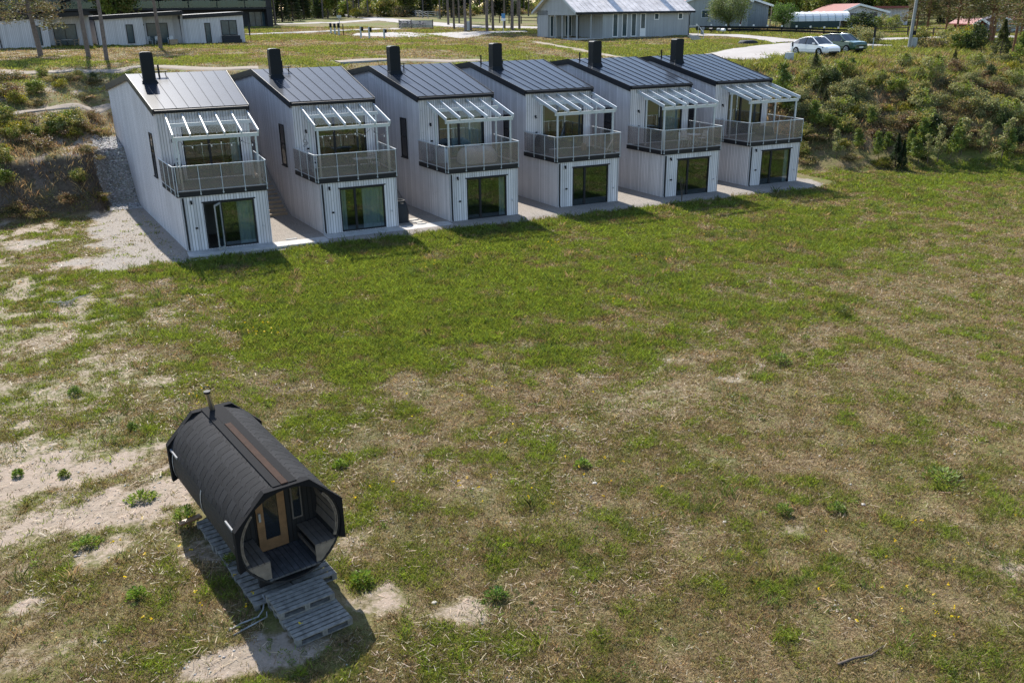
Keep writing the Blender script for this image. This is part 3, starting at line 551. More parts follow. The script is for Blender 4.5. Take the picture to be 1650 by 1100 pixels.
# ------------------------------------------------------------------ barrel sauna
def shingle_mat():
    m = bpy.data.materials.new('black_felt_shingles'); m.use_nodes = True; T = NT(m); tc = T.n('ShaderNodeTexCoord'); s = T.n('ShaderNodeSeparateXYZ'); T.L(tc.outputs['Object'], s.inputs[0])
    ang = T.math('ARCTAN2', s.outputs[0], s.outputs[2]); arc = T.math('MULTIPLY', ang, 1.06)
    cell = T.math('DIVIDE', arc, .30); saw = T.math('FRACT', cell); row = T.math('DIVIDE', T.math('ADD', s.outputs[1], T.math('MULTIPLY', T.ramp(saw, .0, .25, .085, 0), 1.0)), .235)
    row = T.math('ADD', row, T.math('MULTIPLY', T.math('FLOOR', cell), .03))
    fr = T.math('FRACT', row); line = T.ramp(fr, .0, .09, 1, 0)
    cv = T.n('ShaderNodeCombineXYZ'); T.L(T.math('FLOOR', row), cv.inputs[0]); T.L(T.math('FLOOR', cell), cv.inputs[1]); w = T.n('ShaderNodeTexWhiteNoise', noise_dimensions='2D'); T.L(cv.outputs[0], w.inputs['Vector'])
    nz = T.noise(tc.outputs['Object'], 60, 3, .7); n2 = T.noise(tc.outputs['Object'], 1.6, 5)
    tone = T.math('ADD', T.math('ADD', T.ramp(w.outputs[0], 0, 1, .75, 1.2), T.ramp(nz, .3, .7, -.3, .3)), T.ramp(n2, .3, .7, -.2, .25))
    c = T.n('ShaderNodeVectorMath', operation='SCALE'); c.inputs[0].default_value = (.019, .019, .0205); T.L(tone, c.inputs['Scale']); T.L(T.mix(T.math('MULTIPLY', line, .95), c.outputs[0], (.004, .004, .0045)), T.b.inputs['Base Color'])
    T.b.inputs['Roughness'].default_value = .85; T.b.inputs['Specular IOR Level'].default_value = .2
    bp = T.n('ShaderNodeBump'); bp.inputs['Strength'].default_value = .7; bp.inputs['Distance'].default_value = .012; T.L(T.math('SUBTRACT', T.math('MULTIPLY', nz, .25), line), bp.inputs['Height']); T.L(bp.outputs[0], T.b.inputs['Normal']); return m
M['shingle'] = shingle_mat(); M['felt'] = mat('black_felt', (.008, .008, .009), .9, spec=.2, vary=.25, scale=20); M['stave'] = board_mat('black_stained_staves', (.018, .016, .015), .1, .1, .3, axis=2, knots=False, stain=(.03, .028, .026))
M['doorwood'] = mat('varnished_pine', (.25, .135, .06), .5, vary=.25, scale=6); M['bench'] = board_mat('weathered_bench_slats', (.145, .118, .095), .24, .06, .9, axis=1, knots=False, stain=(.13, .12, .11)); M['benchside'] = mat('weathered_bench_end', (.19, .155, .12), .8, vary=.25, scale=7)
M['pallet'] = mat('silvered_pallet_wood', (.20, .188, .165), .9, vary=.5, scale=7, bump=.4); M['steel'] = mat('stainless_steel', (.45, .42, .38), .28, 1.0, vary=.1); M['hoop'] = mat('galvanised_band', (.38, .38, .38), .55, .2, vary=.1); M['ridge'] = mat('brown_ridge_board', (.04, .022, .015), .8, vary=.25, scale=6)
M['porch'] = board_mat('porch_floor', (.07, .07, .074), .11, .08, .3, axis=0, knots=False)
SX, SY = -.97, -29.212; SZ = float(zt(SX, SY+2)); RO = 1.158; RB = 1.066; SL = 4.385; CZ = 1.32
sa = empty('barrel_sauna', 'black barrel sauna with shingle roof, pine door and front porch in the meadow', 'sauna', (SX, SY, SZ), .184)
def arc_shell(r, a0, a1, y0, y1, n=28, th=.03):
    b = MB(); A = np.radians(np.linspace(a0, a1, n+1))
    for rr, flip in ((r, 0), (r-th, 1)):
        vs = [(rr*math.cos(a), y0, CZ+rr*math.sin(a)) for a in A]+[(rr*math.cos(a), y1, CZ+rr*math.sin(a)) for a in A]
        b.add(vs, [((i, i+1, n+2+i, n+1+i) if flip else (i, n+1+i, n+2+i, i+1)) for i in range(n)], True)
    for y in (y0, y1): b.add([(r*math.cos(a), y, CZ+r*math.sin(a)) for a in A]+[((r-th)*math.cos(a), y, CZ+(r-th)*math.sin(a)) for a in A], [(i, i+1, n+2+i, n+1+i) for i in range(n)])
    return b
arc_shell(RB-.035, 0, 360, .02, SL-.02, 48, .04).build('barrel', M['stave'], sa)
b = arc_shell(RB+.012, 18, 162, .045, SL-.045, 40, .035)
b.v = [(x, y, z-CZ) for x, y, z in b.v]; b.build('shingle_roof', M['shingle'], sa, (0, 0, CZ))
b = MB()
for s_ in (-1, 1): b.bar((s_*.155, .05, CZ+RB+.014), (s_*.155, SL-.05, CZ+RB+.014), .16, .018)
b.build('ridge_felt', M['felt'], sa); b = MB(); b.bar((0, .05, CZ+RB+.02), (0, 3.25, CZ+RB+.02), .13, .03); b.bar((0, 3.252, CZ+RB+.016), (0, SL-.05, CZ+RB+.016), .15, .02); r_ = b.build('ridge_board', [M['ridge'], M['felt']], sa)
for p in r_.data.polygons: p.material_index = 1 if p.index >= 6 else 0
M['ridge'].node_tree.nodes['Principled BSDF'].inputs['Specular IOR Level'].default_value = .1
def octa(y0, y1, name):
    b = MB(); A = [22.5+45*k for k in range(8)]; outer = []
    for a in (-22.5, 22.5, 67.5, 112.5, 157.5, 202.5): outer.append((RO*math.cos(R_(a)), RO*math.sin(R_(a))))
    n = 10; O = []
    for k in range(5):
        for j in range(n): t = j/n; O.append((outer[k][0]*(1-t)+outer[k+1][0]*t, outer[k][1]*(1-t)+outer[k+1][1]*t))
    O.append(outer[5]); m = len(O); ri = RB-.05
    In = [(ri*math.cos(t), ri*math.sin(t)) for t in (math.atan2(q[1], q[0]) for q in O)]
    for y, fl in ((y0, 0), (y1, 1)):
        vs = [(x, y, CZ+z) for x, z in O]+[(x, y, CZ+z) for x, z in In]; b.add(vs, [((i, i+1, m+i+1, m+i) if not fl else (i, m+i, m+i+1, i+1)) for i in range(m-1)])
    vs = [(x, y0, CZ+z) for x, z in O]+[(x, y1, CZ+z) for x, z in O]; b.add(vs, [(i, m+i, m+i+1, i+1) for i in range(m-1)])
    vs = [(x, y0, CZ+z) for x, z in In]+[(x, y1, CZ+z) for x, z in In]; b.add(vs, [(i, i+1, m+i+1, m+i) for i in range(m-1)])
    for q, w in ((O[0], In[0]), (O[-1], In[-1])): b.quad((q[0], y0, CZ+q[1]), (w[0], y0, CZ+w[1]), (w[0], y1, CZ+w[1]), (q[0], y1, CZ+q[1]))
    return b.build(name, M['felt'], sa)
octa(-.05, .10, 'hood'); octa(SL-.10, SL+.05, 'hood')
def disk(y, r, name, m_, th=.04):
    b = MB(); n = 48; b.prism([(r*math.cos(2*math.pi*k/n), y, CZ+r*math.sin(2*math.pi*k/n)) for k in range(n)], (0, th, 0)); return b.build(name, m_, sa)
M['stavev'] = board_mat('black_front_boards', (.014, .013, .013), .095, .1, .3, axis=0, knots=False, stain=(.024, .022, .021))
disk(1.0, RB-.08, 'front_wall', M['stavev']); disk(SL-.16, RB-.08, 'rear_wall', M['stavev'])
for y in (.16, 2.2, SL-.2):                                             # galvanised bands round the lower half
    b = MB(); n = 26; A = np.radians(np.linspace(162, 378, n+1)); r1 = RB-.028
    P0 = [(r1*math.cos(a), y, CZ+r1*math.sin(a)) for a in A]; P1 = [(x, y+.05, z) for x, _, z in P0]; b.add(P0+P1, [(i, i+1, n+2+i, n+1+i) for i in range(n)], True)
    r2 = r1+.006; Q0 = [(r2*math.cos(a), y, CZ+r2*math.sin(a)) for a in A]; Q1 = [(x, y+.05, z) for x, _, z in Q0]; b.add(Q0+Q1, [(i, n+1+i, n+2+i, i+1) for i in range(n)], True); b.build('band', M['hoop'], sa)
for y in (.12, SL-.62):
    b = MB(); a = R_(161); b.bar(((RB+.02)*math.cos(a), y, CZ+(RB+.02)*math.sin(a)), ((RB+.02)*math.cos(a), y+.5, CZ+(RB+.02)*math.sin(a)), .03, .045); b.build('edge_strip', M['strip'], sa)
# door, window
b = MB(); dx0, dx1, dz0, dz1 = -.34, .26, .53, 2.16; yd = .955
b.box(dx0, dx0+.15, yd, yd+.043, dz0, dz1); b.box(dx1-.15, dx1, yd, yd+.043, dz0, dz1); b.box(dx0+.15, dx1-.15, yd, yd+.043, dz0, dz0+.24); b.box(dx0+.15, dx1-.15, yd, yd+.043, dz1-.10, dz1); do = b.build('door', M['doorwood'], sa)
b = MB(); b.box(dx0+.15, dx1-.15, yd+.018, yd+.026, dz0+.24, dz1-.10); b.build('pane', M['darkpane'], do)
b = MB(); b.box(dx0+.03, dx0+.075, yd-.05, yd-.003, 1.24, 1.42); b.build('handle', M['hoop'], do)
b = MB(); b.box(.40, .62, .975, .998, 1.02, 2.02); wo = b.build('window', M['bench'], sa); b = MB(); b.box(.43, .59, .968, .9745, 1.06, 1.98); b.build('pane', M['darkpane'], wo)
b = MB(); b.box(-.52, .52, .0, .99, .46, .50); b.build('porch_floor', M['porch'], sa)
for s_ in (-1, 1):                                                      # two benches with slatted backs
    b = MB()
    for k in range(4): x0 = .46+k*.12; b.box(min(s_*x0, s_*(x0+.108)), max(s_*x0, s_*(x0+.108)), .03, .97, .86, .89)
    bo = b.build('bench_seat', M['bench'], sa)
    b = MB()
    for k in range(5):
        a0 = R_(-18+k*12.2); a1 = R_(-18+k*12.2+10.6); r1 = RB-.13
        P = lambda a, y: np.array((s_*r1*math.cos(a), y, CZ+r1*math.sin(a)))
        b.hexa([P(a0, .03), P(a0, .97), P(a1, .97), P(a1, .03)]+[q+np.array((s_*.03, 0, 0)) for q in (P(a0, .03), P(a0, .97), P(a1, .97), P(a1, .03))])
    b.build('bench_back', M['bench'], sa)
    b = MB(); A = np.radians(np.linspace(-58, 40, 14)); r1 = RB-.086; out = [(s_*r1*math.cos(a), CZ+r1*math.sin(a)) for a in A if True]
    prof = [(s_*.46, .50), (s_*.60, .50)]+[q for q in out if q[1] > .56 and q[1] < .86]+[(s_*.93, .856), (s_*.46, .856)]
    b.prism([(x, .03, z) for x, z in prof], (0, .035, 0))
    rib = [(s_*(r1)*math.cos(a), CZ+r1*math.sin(a)) for a in np.radians(np.linspace(-22, 42, 9))]+[(s_*(r1-.055)*math.cos(a), CZ+(r1-.055)*math.sin(a)) for a in np.radians(np.linspace(42, -22, 9))]
    b.prism([(x, .03, z) for x, z in rib], (0, .035, 0)); b.build('bench_end', M['benchside'], sa)
    b = MB(); b.box(min(s_*.46, s_*.49), max(s_*.46, s_*.49), .07, .97, .62, .70); b.build('bench_rail', M['bench'], sa)
for y in (.35, 2.2, 4.0):                                               # cradles
    b = MB(); A = np.radians(np.linspace(228, 312, 9)); r1 = RB-.03; b.prism([(-.62, y, .165), (.62, y, .165), (.62, y, .40)]+[(r1*math.cos(a), y, CZ+r1*math.sin(a)) for a in A[::-1]]+[(-.62, y, .40)], (0, .07, 0)); b.build('cradle', M['stave'], sa)
b = MB(); b.tube((-.02, 4.16, CZ+RB-.05), (-.10, 4.16, CZ+RB+.45), .058, 12); co = b.build('flue_pipe', M['steel'], sa)
b = MB(); b.tube((-.10, 4.16, CZ+RB+.44), (-.10, 4.16, CZ+RB+.49), .075, 12); b.path([(-.10+.085*math.cos(a), 4.16, CZ+RB+.50+.10*math.sin(a)) for a in np.linspace(0, math.pi*.8, 8)], .012, 6); b.build('flue_cap', M['black'], co)
# ---- pallets
def pallet_mesh(name, lx, ly, slats, parent=None):
    o = parent; b = MB(); w = ly/slats*.76
    for k in range(slats): y = (ly-w)*k/(slats-1); b.box(0, lx, y, y+w, .122, .144); b.k = 0
    b.build('top_boards', M['pallet'], o); b = MB()
    for k in range(3): x = (lx-.10)*k/2; b.box(x, x+.10, 0, ly, .100, .1215)
    b.build('stringers', M['pallet'], o)
    for k in range(3):
        for j in range(3): b = MB(); x = (lx-.10)*k/2; y = (ly-.14)*j/2; b.box(x, x+.10, y, y+.14, .022, .0995); b.build('block', M['pallet'], o)
    b = MB()
    for k in range(3): y = (ly-.10)*k/2; b.box(0, lx, y, y+.10, 0, .0215)
    b.build('bottom_boards', M['pallet'], o)
def s2w(x, y): c, s = math.cos(.184), math.sin(.184); return SX+x*c-y*s, SY+x*s+y*c
PG = 'wooden pallets by the sauna'
def place(o, x, y, z, rz=0): wx, wy = s2w(x, y); o.location = (wx, wy, SZ+z); o.rotation_euler = (0, 0, .184+rz)
p0 = empty('pallet', 'grey pallet step nearest the camera, lowest in front of the sauna porch', 'pallet', group=PG); pallet_mesh('p', 1.10, .70, 6, p0); place(p0, -.66, -1.54, .01, .01)
pu = copy_tree(p0); pu['label'] = 'upper grey pallet step directly against the sauna porch'; place(pu, -.69, -.84, .165, -.01)
pl_ = copy_tree(p0); pl_['label'] = 'lower pallet carrying the upper step at the sauna porch'; place(pl_, -.66, -.85, .015, .015)
q0 = empty('pallet', 'long grey pallet under the sauna, front left, sticking out by the porch', 'pallet', group=PG); pallet_mesh('q', .84, 1.2, 7, q0); place(q0, -.90, -.12, .0)
for k, (x, y, lb) in enumerate([(-.90, 1.12, 'grey pallet under the middle of the sauna, left side'), (-.90, 2.36, 'grey pallet under the rear of the sauna, left side'), (-.03, -.05, 'grey pallet under the sauna on its right, below the right bench'), (-.03, 1.2, 'grey pallet under the middle of the sauna, right side'), (-.03, 2.45, 'grey pallet under the rear of the sauna, right side')]):
    c = copy_tree(q0); c['label'] = lb; place(c, x, y, 0, .01*(k-2))
b = MB(); b.box(0, .5, 0, .16, 0, .05); o = b.build('plank', M['doorwood'], bevel=.004); tag(o, 'short fresh plank end poking out behind the left pallets', 'plank'); place(o, -1.22, 3.55, .15, .15)
gp = at(418, 1004); b = MB(); b.path([gp+np.array(q) for q in ((-.55, -.05, .02), (-.3, .02, .05), (.0, .06, .06), (.12, .22, .07), (.2, .52, .09), (.19, .62, .12))], .02, 6, .012); b.path([gp+np.array(q) for q in ((-.5, -.22, .02), (-.1, -.1, .05), (.15, .0, .05), (.17, .12, .08))], .018, 6, .01)
tag(b.build('fallen_branch', M['greytimber']), 'pale crooked branch lying in the shadow of the sauna', 'branch')
# ------------------------------------------------------------------ things on the balconies and by the houses
def hloc(i, x, y, z): return (HO[i][0]+x, HO[i][1]+y, HO[i][2]+z)
def cafe_chair(label, loc, rz, m_, group=None):
    o = empty('garden_chair', label, 'chair', loc, rz, group)
    b = MB(); b.box(-.22, .22, -.21, .21, .43, .455); b.build('seat', m_, o, bevel=.008)
    b = MB(); b.path([(-.20, .21, .455), (-.20, .27, .72), (-.18, .29, .84), (.18, .29, .84), (.20, .27, .72), (.20, .21, .455)], .018, 6)
    for k in range(5): x = -.13+.065*k; b.bar((x, .225, .50), (x, .29, .83), .03, .012, (0, 1, 0))
    b.build('backrest', m_, o)
    for s_ in (-1, 1):
        for y, yy in ((-.19, -.23), (.19, .26)):
            b = MB(); b.tube((s_*.20, y, .43), (s_*.23, yy, 0), .016, 6); b.build('leg', m_, o)
        b = MB(); b.path([(s_*.235, .26, .66), (s_*.25, .0, .67), (s_*.235, -.2, .65), (s_*.21, -.2, .45)], .015, 6); b.build('arm', m_, o)
    return o
def table(label, loc, r, h, m_top, m_leg, sq=None, cross=True, rz=0, group=None):
    o = empty('table', label, 'table', loc, rz, group); b = MB()
    if sq: b.box(-sq[0]/2, sq[0]/2, -sq[1]/2, sq[1]/2, h-.025, h)
    else: b.tube((0, 0, h-.025), (0, 0, h), r, 28)
    b.build('tabletop', m_top, o); w, d = (sq[0]/2*.85, sq[1]/2*.8) if sq else (r*.62, r*.62)
    for s_ in (-1, 1):
        b = MB(); b.tube((s_*w, -d, 0), (-s_*w*.6, -d, h-.025), .014, 6); b.tube((s_*w, d, 0), (-s_*w*.6, d, h-.025), .014, 6); b.tube((s_*w, -d, .02), (s_*w, d, .02), .012, 6); b.build('leg', m_leg, o)
    return o
table('small folding table with pale top on the second house balcony, left one of the pair', hloc(1, 2.42, 1.25, ZD), 0, .70, M['concrete'], M['black'], (.52, .62), group='pair of folding balcony tables')
table('small folding table with pale top on the second house balcony, right one of the pair', hloc(1, 3.00, 1.22, ZD), 0, .70, M['concrete'], M['black'], (.52, .62), group='pair of folding balcony tables')
cafe_chair('dark chair behind the folding tables on the second house balcony', hloc(1, 2.6, 2.2, ZD), 0.2, M['dark'], 'dark chairs on the second balcony')
cafe_chair('dark chair in the right corner of the second house balcony', hloc(1, 3.5, 1.9, ZD), -1.3, M['dark'], 'dark chairs on the second balcony')
cafe_chair('dark chair at the back left of the second house balcony', hloc(1, .45, 2.6, ZD), .9, M['dark'], 'dark chairs on the second balcony')
table('round white cafe table on the fifth house balcony', hloc(4, 2.75, .95, ZD), .42, .72, M['whiteplastic'], M['whiteplastic'])
for lb, x, y, rz in (('white cafe chair left of the round table on the fifth house balcony', 2.1, 1.05, 1.5), ('white cafe chair right of the round table on the fifth house balcony', 3.4, 1.0, -1.5), ('white cafe chair behind the round table on the fifth house balcony', 2.75, 1.75, 0)): cafe_chair(lb, hloc(4, x, y, ZD), rz, M['whiteplastic'], 'white cafe chairs')
def lump(name, label, cat, loc, sx, sy, sz, m_, seed, box=.6):
    n, k = 28, 14; rg = np.random.default_rng(seed); V = []; 
    for j in range(k+1):
        ph = math.pi*(j/k)*.5
        for i in range(n):
            t = 2*math.pi*i/n; p = 2.0/ (2+box*3); cx = np.sign(math.cos(t))*abs(math.cos(t))**p; cy = np.sign(math.sin(t))*abs(math.sin(t))**p
            cr = math.cos(ph)**.35 if j < k else 0; w = 1+.05*math.sin(t*7+seed)*(1-j/k)+.03*math.sin(t*11+j)
            V.append((sx*cx*cr*w, sy*cy*cr*w, sz*(math.sin(ph)**.9)*(1+.05*math.sin(t*3+seed))))
    b = MB(); b.add(V, [(j*n+i, j*n+(i+1) % n, (j+1)*n+(i+1) % n, (j+1)*n+i) for j in range(k) for i in range(n)], True); o = b.build(name, m_, None, loc); return tag(o, label, cat)
M['cover'] = mat('pale_cover_cloth', (.52, .50, .48), .9, vary=.12, scale=3, bump=.5)
lump('furniture_cover', 'pale cloth cover over a furniture set on the third house balcony', 'furniture cover', hloc(2, 2.35, 1.75, ZD+.003), 1.05, .75, .86, M['cover'], 3)
lump('furniture_cover', 'small grey cloth cover at the back left of the third house balcony', 'furniture cover', hloc(2, .55, 2.6, ZD+.003), .40, .42, .80, M['galv'], 5)
lump('beanbag', 'black beanbag at the left of the fourth house balcony', 'beanbag', hloc(3, .25, 2.55, ZD+.003), .42, .42, 1.05, M['dark'], 8, .2)
lump('pot', 'small tan clay pot on the fourth house balcony', 'pot', hloc(3, 2.9, 2.2, ZD+.003), .16, .16, .42, M['steps'], 9, .3)
b = MB(); b.bar((3.52, .6, ZD+.08), (3.86, .42, ZD+.80), .16, .05); tag(b.build('board', M['white'], None, HO[3]), 'pale board leaning on the glass railing of the fourth house balcony', 'board')
lump('lounge_seat', 'low dark lounge seat on the rightmost house balcony', 'seat', hloc(5, 3.3, 2.6, ZD+.003), .5, .45, .55, M['dark'], 4)
lump('basket', 'dark basket hung at the back left of the leftmost house balcony', 'basket', hloc(0, .32, 2.95, ZD+.003), .24, .22, .95, M['dark'], 14, .3)
table('dark dining table inside the leftmost house behind the balcony door', hloc(0, 1.9, VF+1.5, ZD+.03), 0, .75, M['dark'], M['black'], (1.2, .8)); cafe_chair('dark armchair inside the leftmost house beside the dining table', hloc(0, 2.9, VF+1.2, ZD+.03), -1.2, M['dark'])
lump('waste_bin', 'dark rounded bin standing in the gap beside the second house', 'bin', (11.25, 1.5, -.02), .42, .42, 1.12, M['dark'], 21, .3)
b = MB(); b.path([(11.2+.3*math.cos(a), 1.5+.3*math.sin(a), 1.14) for a in np.linspace(0, 2*math.pi, 15)], .05, 6); tag(b.build('rubber_ring', M['dark']), 'dark ring lying on the rounded bin', 'ring')
for k, (x, y, s_) in enumerate([(11.95, 1.55, .30), (12.0, .95, .34), (12.05, .45, .26)]):
    b = MB(); n = 7; rg = random.Random(k); b.prism([(x+s_*(.8+.4*rg.random())*math.cos(2*math.pi*j/n), y+.6*s_*(.8+.4*rg.random())*math.sin(2*math.pi*j/n), -.05) for j in range(n)], (0, 0, .10)); tag(b.build('stepping_stone', M['stone']), ['flat pale stone farthest from the slab in the gap beside the bin', 'middle flat pale stone in the gap beside the bin', 'flat pale stone nearest the slab in the gap beside the bin'][k], 'stone', 'stepping stones')
b = MB(); b.box(4.75, 5.3, .18, .36, -.03, .03); tag(b.build('plank', M['greytimber']), 'short plank on the gravel between the two leftmost houses', 'plank')
for i in (0, 1):                                                        # strings of bulbs under the pergolas
    o = empty('string_lights', ['drooping string of small bulbs under the pergola of the leftmost house', 'drooping string of small bulbs under the pergola of the second house'][i], 'string lights', HO[i], 0, 'pergola string lights'); b = MB(); pts = []
    for sgm in range(4):
        xa, xb = .35+sgm*.9, .35+(sgm+1)*.9
        for t in np.linspace(0, 1, 7)[:-1]: pts.append((xa+(xb-xa)*t, .62+.5*math.sin(sgm+t), 5.18-.32*math.sin(t*math.pi)-.05*i))
    if i == 0: pts = [(.30, 2.9, 3.9), (.36, 1.6, 4.5), (.30, .65, 5.1)]+pts
    b.path(pts, .007, 4); b.build('cable', M['black'], o)
    for k, q in enumerate(pts[1::3]):
        b = MB(); b.tube((q[0], q[1], q[2]), (q[0], q[1], q[2]-.06), .016, 6); b.k = 1; b.tube((q[0], q[1], q[2]-.06), (q[0], q[1], q[2]-.15), .03, 8, .022); b.build('bulb', [M['black'], M['whiteplastic']], o)
b = MB(); v_ = VF-.02
for a0, a1, cx, cz, r in ((0, 6.28, .42, 4.35, .09), (0, 6.28, .50, 4.22, .07), (0, 6.28, .38, 4.10, .06)): b.path([(cx+r*math.cos(a), v_, cz+r*math.sin(a)) for a in np.linspace(a0, a1, 9)], .008, 4)
b.path([(.42, v_, 4.44), (.44, v_, 4.62)], .008, 4); tag(b.build('wall_ornament', M['black'], None, (HO[1][0]-.25, HO[1][1], 0)), 'black wire ornament on the upper wall of the second house', 'ornament')
# ------------------------------------------------------------------ plants: builders
def rdir(n, rg): d = rg.normal(size=(n, 3)); return d/np.linalg.norm(d, axis=1, keepdims=True)
def cards(P, size, col, rg, asp=.55, up=.0, D=None):
    """one small kite-shaped leaf per point"""
    n = len(P); a = rdir(n, rg) if D is None else D
    if up: a[:, 2] = np.abs(a[:, 2])*up+a[:, 2]*(1-up)
    b = np.cross(a, rdir(n, rg)); b /= np.linalg.norm(b, axis=1, keepdims=True)+1e-9; s = np.asarray(size).reshape(-1, 1)*np.ones((n, 1))
    V = np.stack([P-a*s, P+b*s*asp-a*s*.1, P+a*s, P-b*s*asp-a*s*.1], 1).reshape(-1, 3); F = np.arange(4*n).reshape(n, 4); return V, F, np.repeat(col, 4, 0)
def merge(parts):
    V, F, C = [], [], []; o = 0
    for v, f, c in parts: V.append(v); F.append(f+o); C.append(c); o += len(v)
    return np.concatenate(V), np.concatenate(F), np.concatenate(C)
def tint(base, n, rg, v=.25, hue=.12):
    k = 1+rg.normal(size=(n, 1))*v; c = np.array(base)[None]*np.clip(k, .4, 1.8); c = c*(1+rg.normal(size=(n, 3))*hue); return np.clip(c, .004, .8)
def curve_trunk(h, r, lean, rg, n=9, wob=.02):
    t = np.linspace(0, 1, n); x = lean[0]*t**1.2+np.cumsum(rg.normal(size=n))*wob*h*.1; y = lean[1]*t**1.2+np.cumsum(rg.normal(size=n))*wob*h*.1
    return np.stack([x-x[0], y-y[0], t*h], 1)
def bush_meshes(seed, w, h, n, pal, leaf=.06, clumps=26, hollow=.35, low=.05):
    rg = np.random.default_rng(seed); P = []; C = []
    th = rg.random(clumps)*6.283; rr = np.sqrt(rg.random(clumps))*w*.5*.85; hh = low*h+(h*(1-low))*(.12+.80*rg.random(clumps))*np.sqrt(np.clip(1-(rr/(w*.52))**2, .05, 1))
    cc = np.stack([rr*np.cos(th), rr*np.sin(th), hh], 1); cs = rg.integers(0, len(pal), clumps); m = MB()
    for k in range(clumps):
        nn = int(n/clumps*(.5+rg.random())); g = rg.normal(size=(nn, 3))*np.array([w*.10, w*.10, h*.09])*(.7+.7*rg.random()); q = cc[k]+g; P.append(q); C.append(tint(np.array(pal[cs[k]])*(.75+.5*rg.random()), nn, rg, .18, .07))
        if k % 2 == 0: m.path([(0, 0, -.1), cc[k]*np.array([.35, .35, .45]), cc[k]], .012*h+.006, 4, .004)
    P = np.concatenate(P); C = np.concatenate(C); P[:, 2] = np.maximum(P[:, 2], .03)
    V, F, CC = cards(P, leaf*(.6+.8*rg.random(len(P))), C, rg); return npmesh('foliage', V, F, M['leaf'], CC), m
def sapling_meshes(seed, h, w, n, pal, leaf=.055):
    rg = np.random.default_rng(seed); m = MB(); t = curve_trunk(h, .03, rg.normal(size=2)*.08*h, rg); m.path(t, .012*h+.008, 5, .005); P = []; C = []
    for k in range(26):
        f = .22+.76*rg.random(); b = np.array([np.interp(f*h, t[:, 2], t[:, i]) for i in range(3)]); a = rg.random()*6.28; L = w*.5*(1.05-f)**.6*(.6+.5*rg.random())+.05; e = b+np.array([math.cos(a)*L, math.sin(a)*L, L*.55]); m.path([b, (b+e)/2+np.array([0, 0, -.02]), e], .008, 3, .003)
        nn = n//26; s = rg.random(nn)**.6; q = b+(e-b)*s[:, None]+rg.normal(size=(nn, 3))*w*.075; P.append(q); C.append(tint(np.array(pal[int(rg.integers(len(pal)))])*(.8+.4*rg.random()), nn, rg, .18, .07))
    P = np.concatenate(P); C = np.concatenate(C); V, F, CC = cards(P, leaf*(.6+.8*rg.random(len(P))), C, rg); return npmesh('foliage', V, F, M['leaf'], CC), m
def spruce_meshes(seed, h, w, n, pal):
    rg = np.random.default_rng(seed); m = MB(); m.path(curve_trunk(h, .1, (0, 0), rg), .02*h, 6, .01); f = rg.random(n)**.75; r = w*.5*(1-f)*(.35+.65*np.sqrt(rg.random(n))); tier = .5+.5*np.sin(f*h*9); r = r*(.7+.45*tier); a = rg.random(n)*6.283
    P = np.stack([r*np.cos(a), r*np.sin(a), .06*h+f*h*.94-r*.28], 1); D = np.stack([np.cos(a), np.sin(a), -.35+rg.normal(size=n)*.25], 1); D /= np.linalg.norm(D, axis=1, keepdims=True); V, F, C = cards(P, .035*h**.6*(1+rg.random(n)), tint(pal[0], n, rg, .25, .08), rg, .3, D=D); return npmesh('foliage', V, F, M['leaf'], C), m
def pine_meshes(seed, h, r, crown0, spread, n, pal, lean=(0, 0), sparse=1.0):
    rg = np.random.default_rng(seed); m = MB(); t = curve_trunk(h, r, lean, rg, 12, .012); m.path(t, r, 9, r*.3); P = []; C = []; D = []
    nb = int(34*sparse); 
    for k in range(nb):
        f = crown0+(1-crown0)*(k+rg.random())/nb; b = np.array([np.interp(f*h, t[:, 2], t[:, i]) for i in range(3)]); a = k*2.4+rg.normal()*.4; L = spread*(1.15-((f-crown0)/(1-crown0))**1.4)*(.55+.6*rg.random())
        e = b+np.array([math.cos(a)*L, math.sin(a)*L, L*(.22-.45*(1-f)+rg.normal()*.12)]); mid = (b+e)/2+np.array([0, 0, .10*L]); m.path([b, mid, e], .022+.012*L, 4, .01)
        for j in range(5):
            s = .35+.65*rg.random(); c = b+(e-b)*s+rg.normal(size=3)*np.array([.22, .22, .12])*L*.6; nn = int(n/(nb*5)); q = c+rg.normal(size=(nn, 3))*np.array([.34, .34, .19])*(.5+.22*L); P.append(q); C.append(tint(np.array(pal[int(rg.integers(len(pal)))])*(.7+.6*rg.random()), nn, rg, .2, .08))
    P = np.concatenate(P); C = np.concatenate(C); V, F, CC = cards(P, .13*(.7+.7*rg.random(len(P))), C, rg, .28, up=.5); return npmesh('crown', V, F, M['leaf'], CC), m
def broad_meshes(seed, h, w, n, pal, leaf=.10, trunk=.25, clumps=60):
    rg = np.random.default_rng(seed); m = MB(); th = .22*h; m.path([(0, 0, -.2), (.03*h, 0, th*.5), (0, .02*h, th)], trunk, 8, trunk*.75); P = []; C = []
    d = rdir(clumps, rg); d[:, 2] = d[:, 2]*.9; cr = (.45+.55*rg.random((clumps, 1))**.5); cc = d*cr*np.array([w*.46, w*.46, h*.38])+np.array([0, 0, h*.60])
    for k in range(clumps):
        if k % 2 == 0: m.path([(0, .02*h, th*.9), cc[k]*np.array([.4, .4, .75]), cc[k]], trunk*.28, 4, .01)
        nn = int(n/clumps*(.5+rg.random())); P.append(cc[k]+rg.normal(size=(nn, 3))*w*.075*(.7+.6*rg.random())); C.append(tint(np.array(pal[int(rg.integers(len(pal)))])*(.75+.5*rg.random()), nn, rg, .2, .07))
    P = np.concatenate(P); C = np.concatenate(C); V, F, CC = cards(P, leaf*(.6+.8*rg.random(len(P))), C, rg); return npmesh('crown', V, F, M['leaf'], CC), m
PROTO = {}
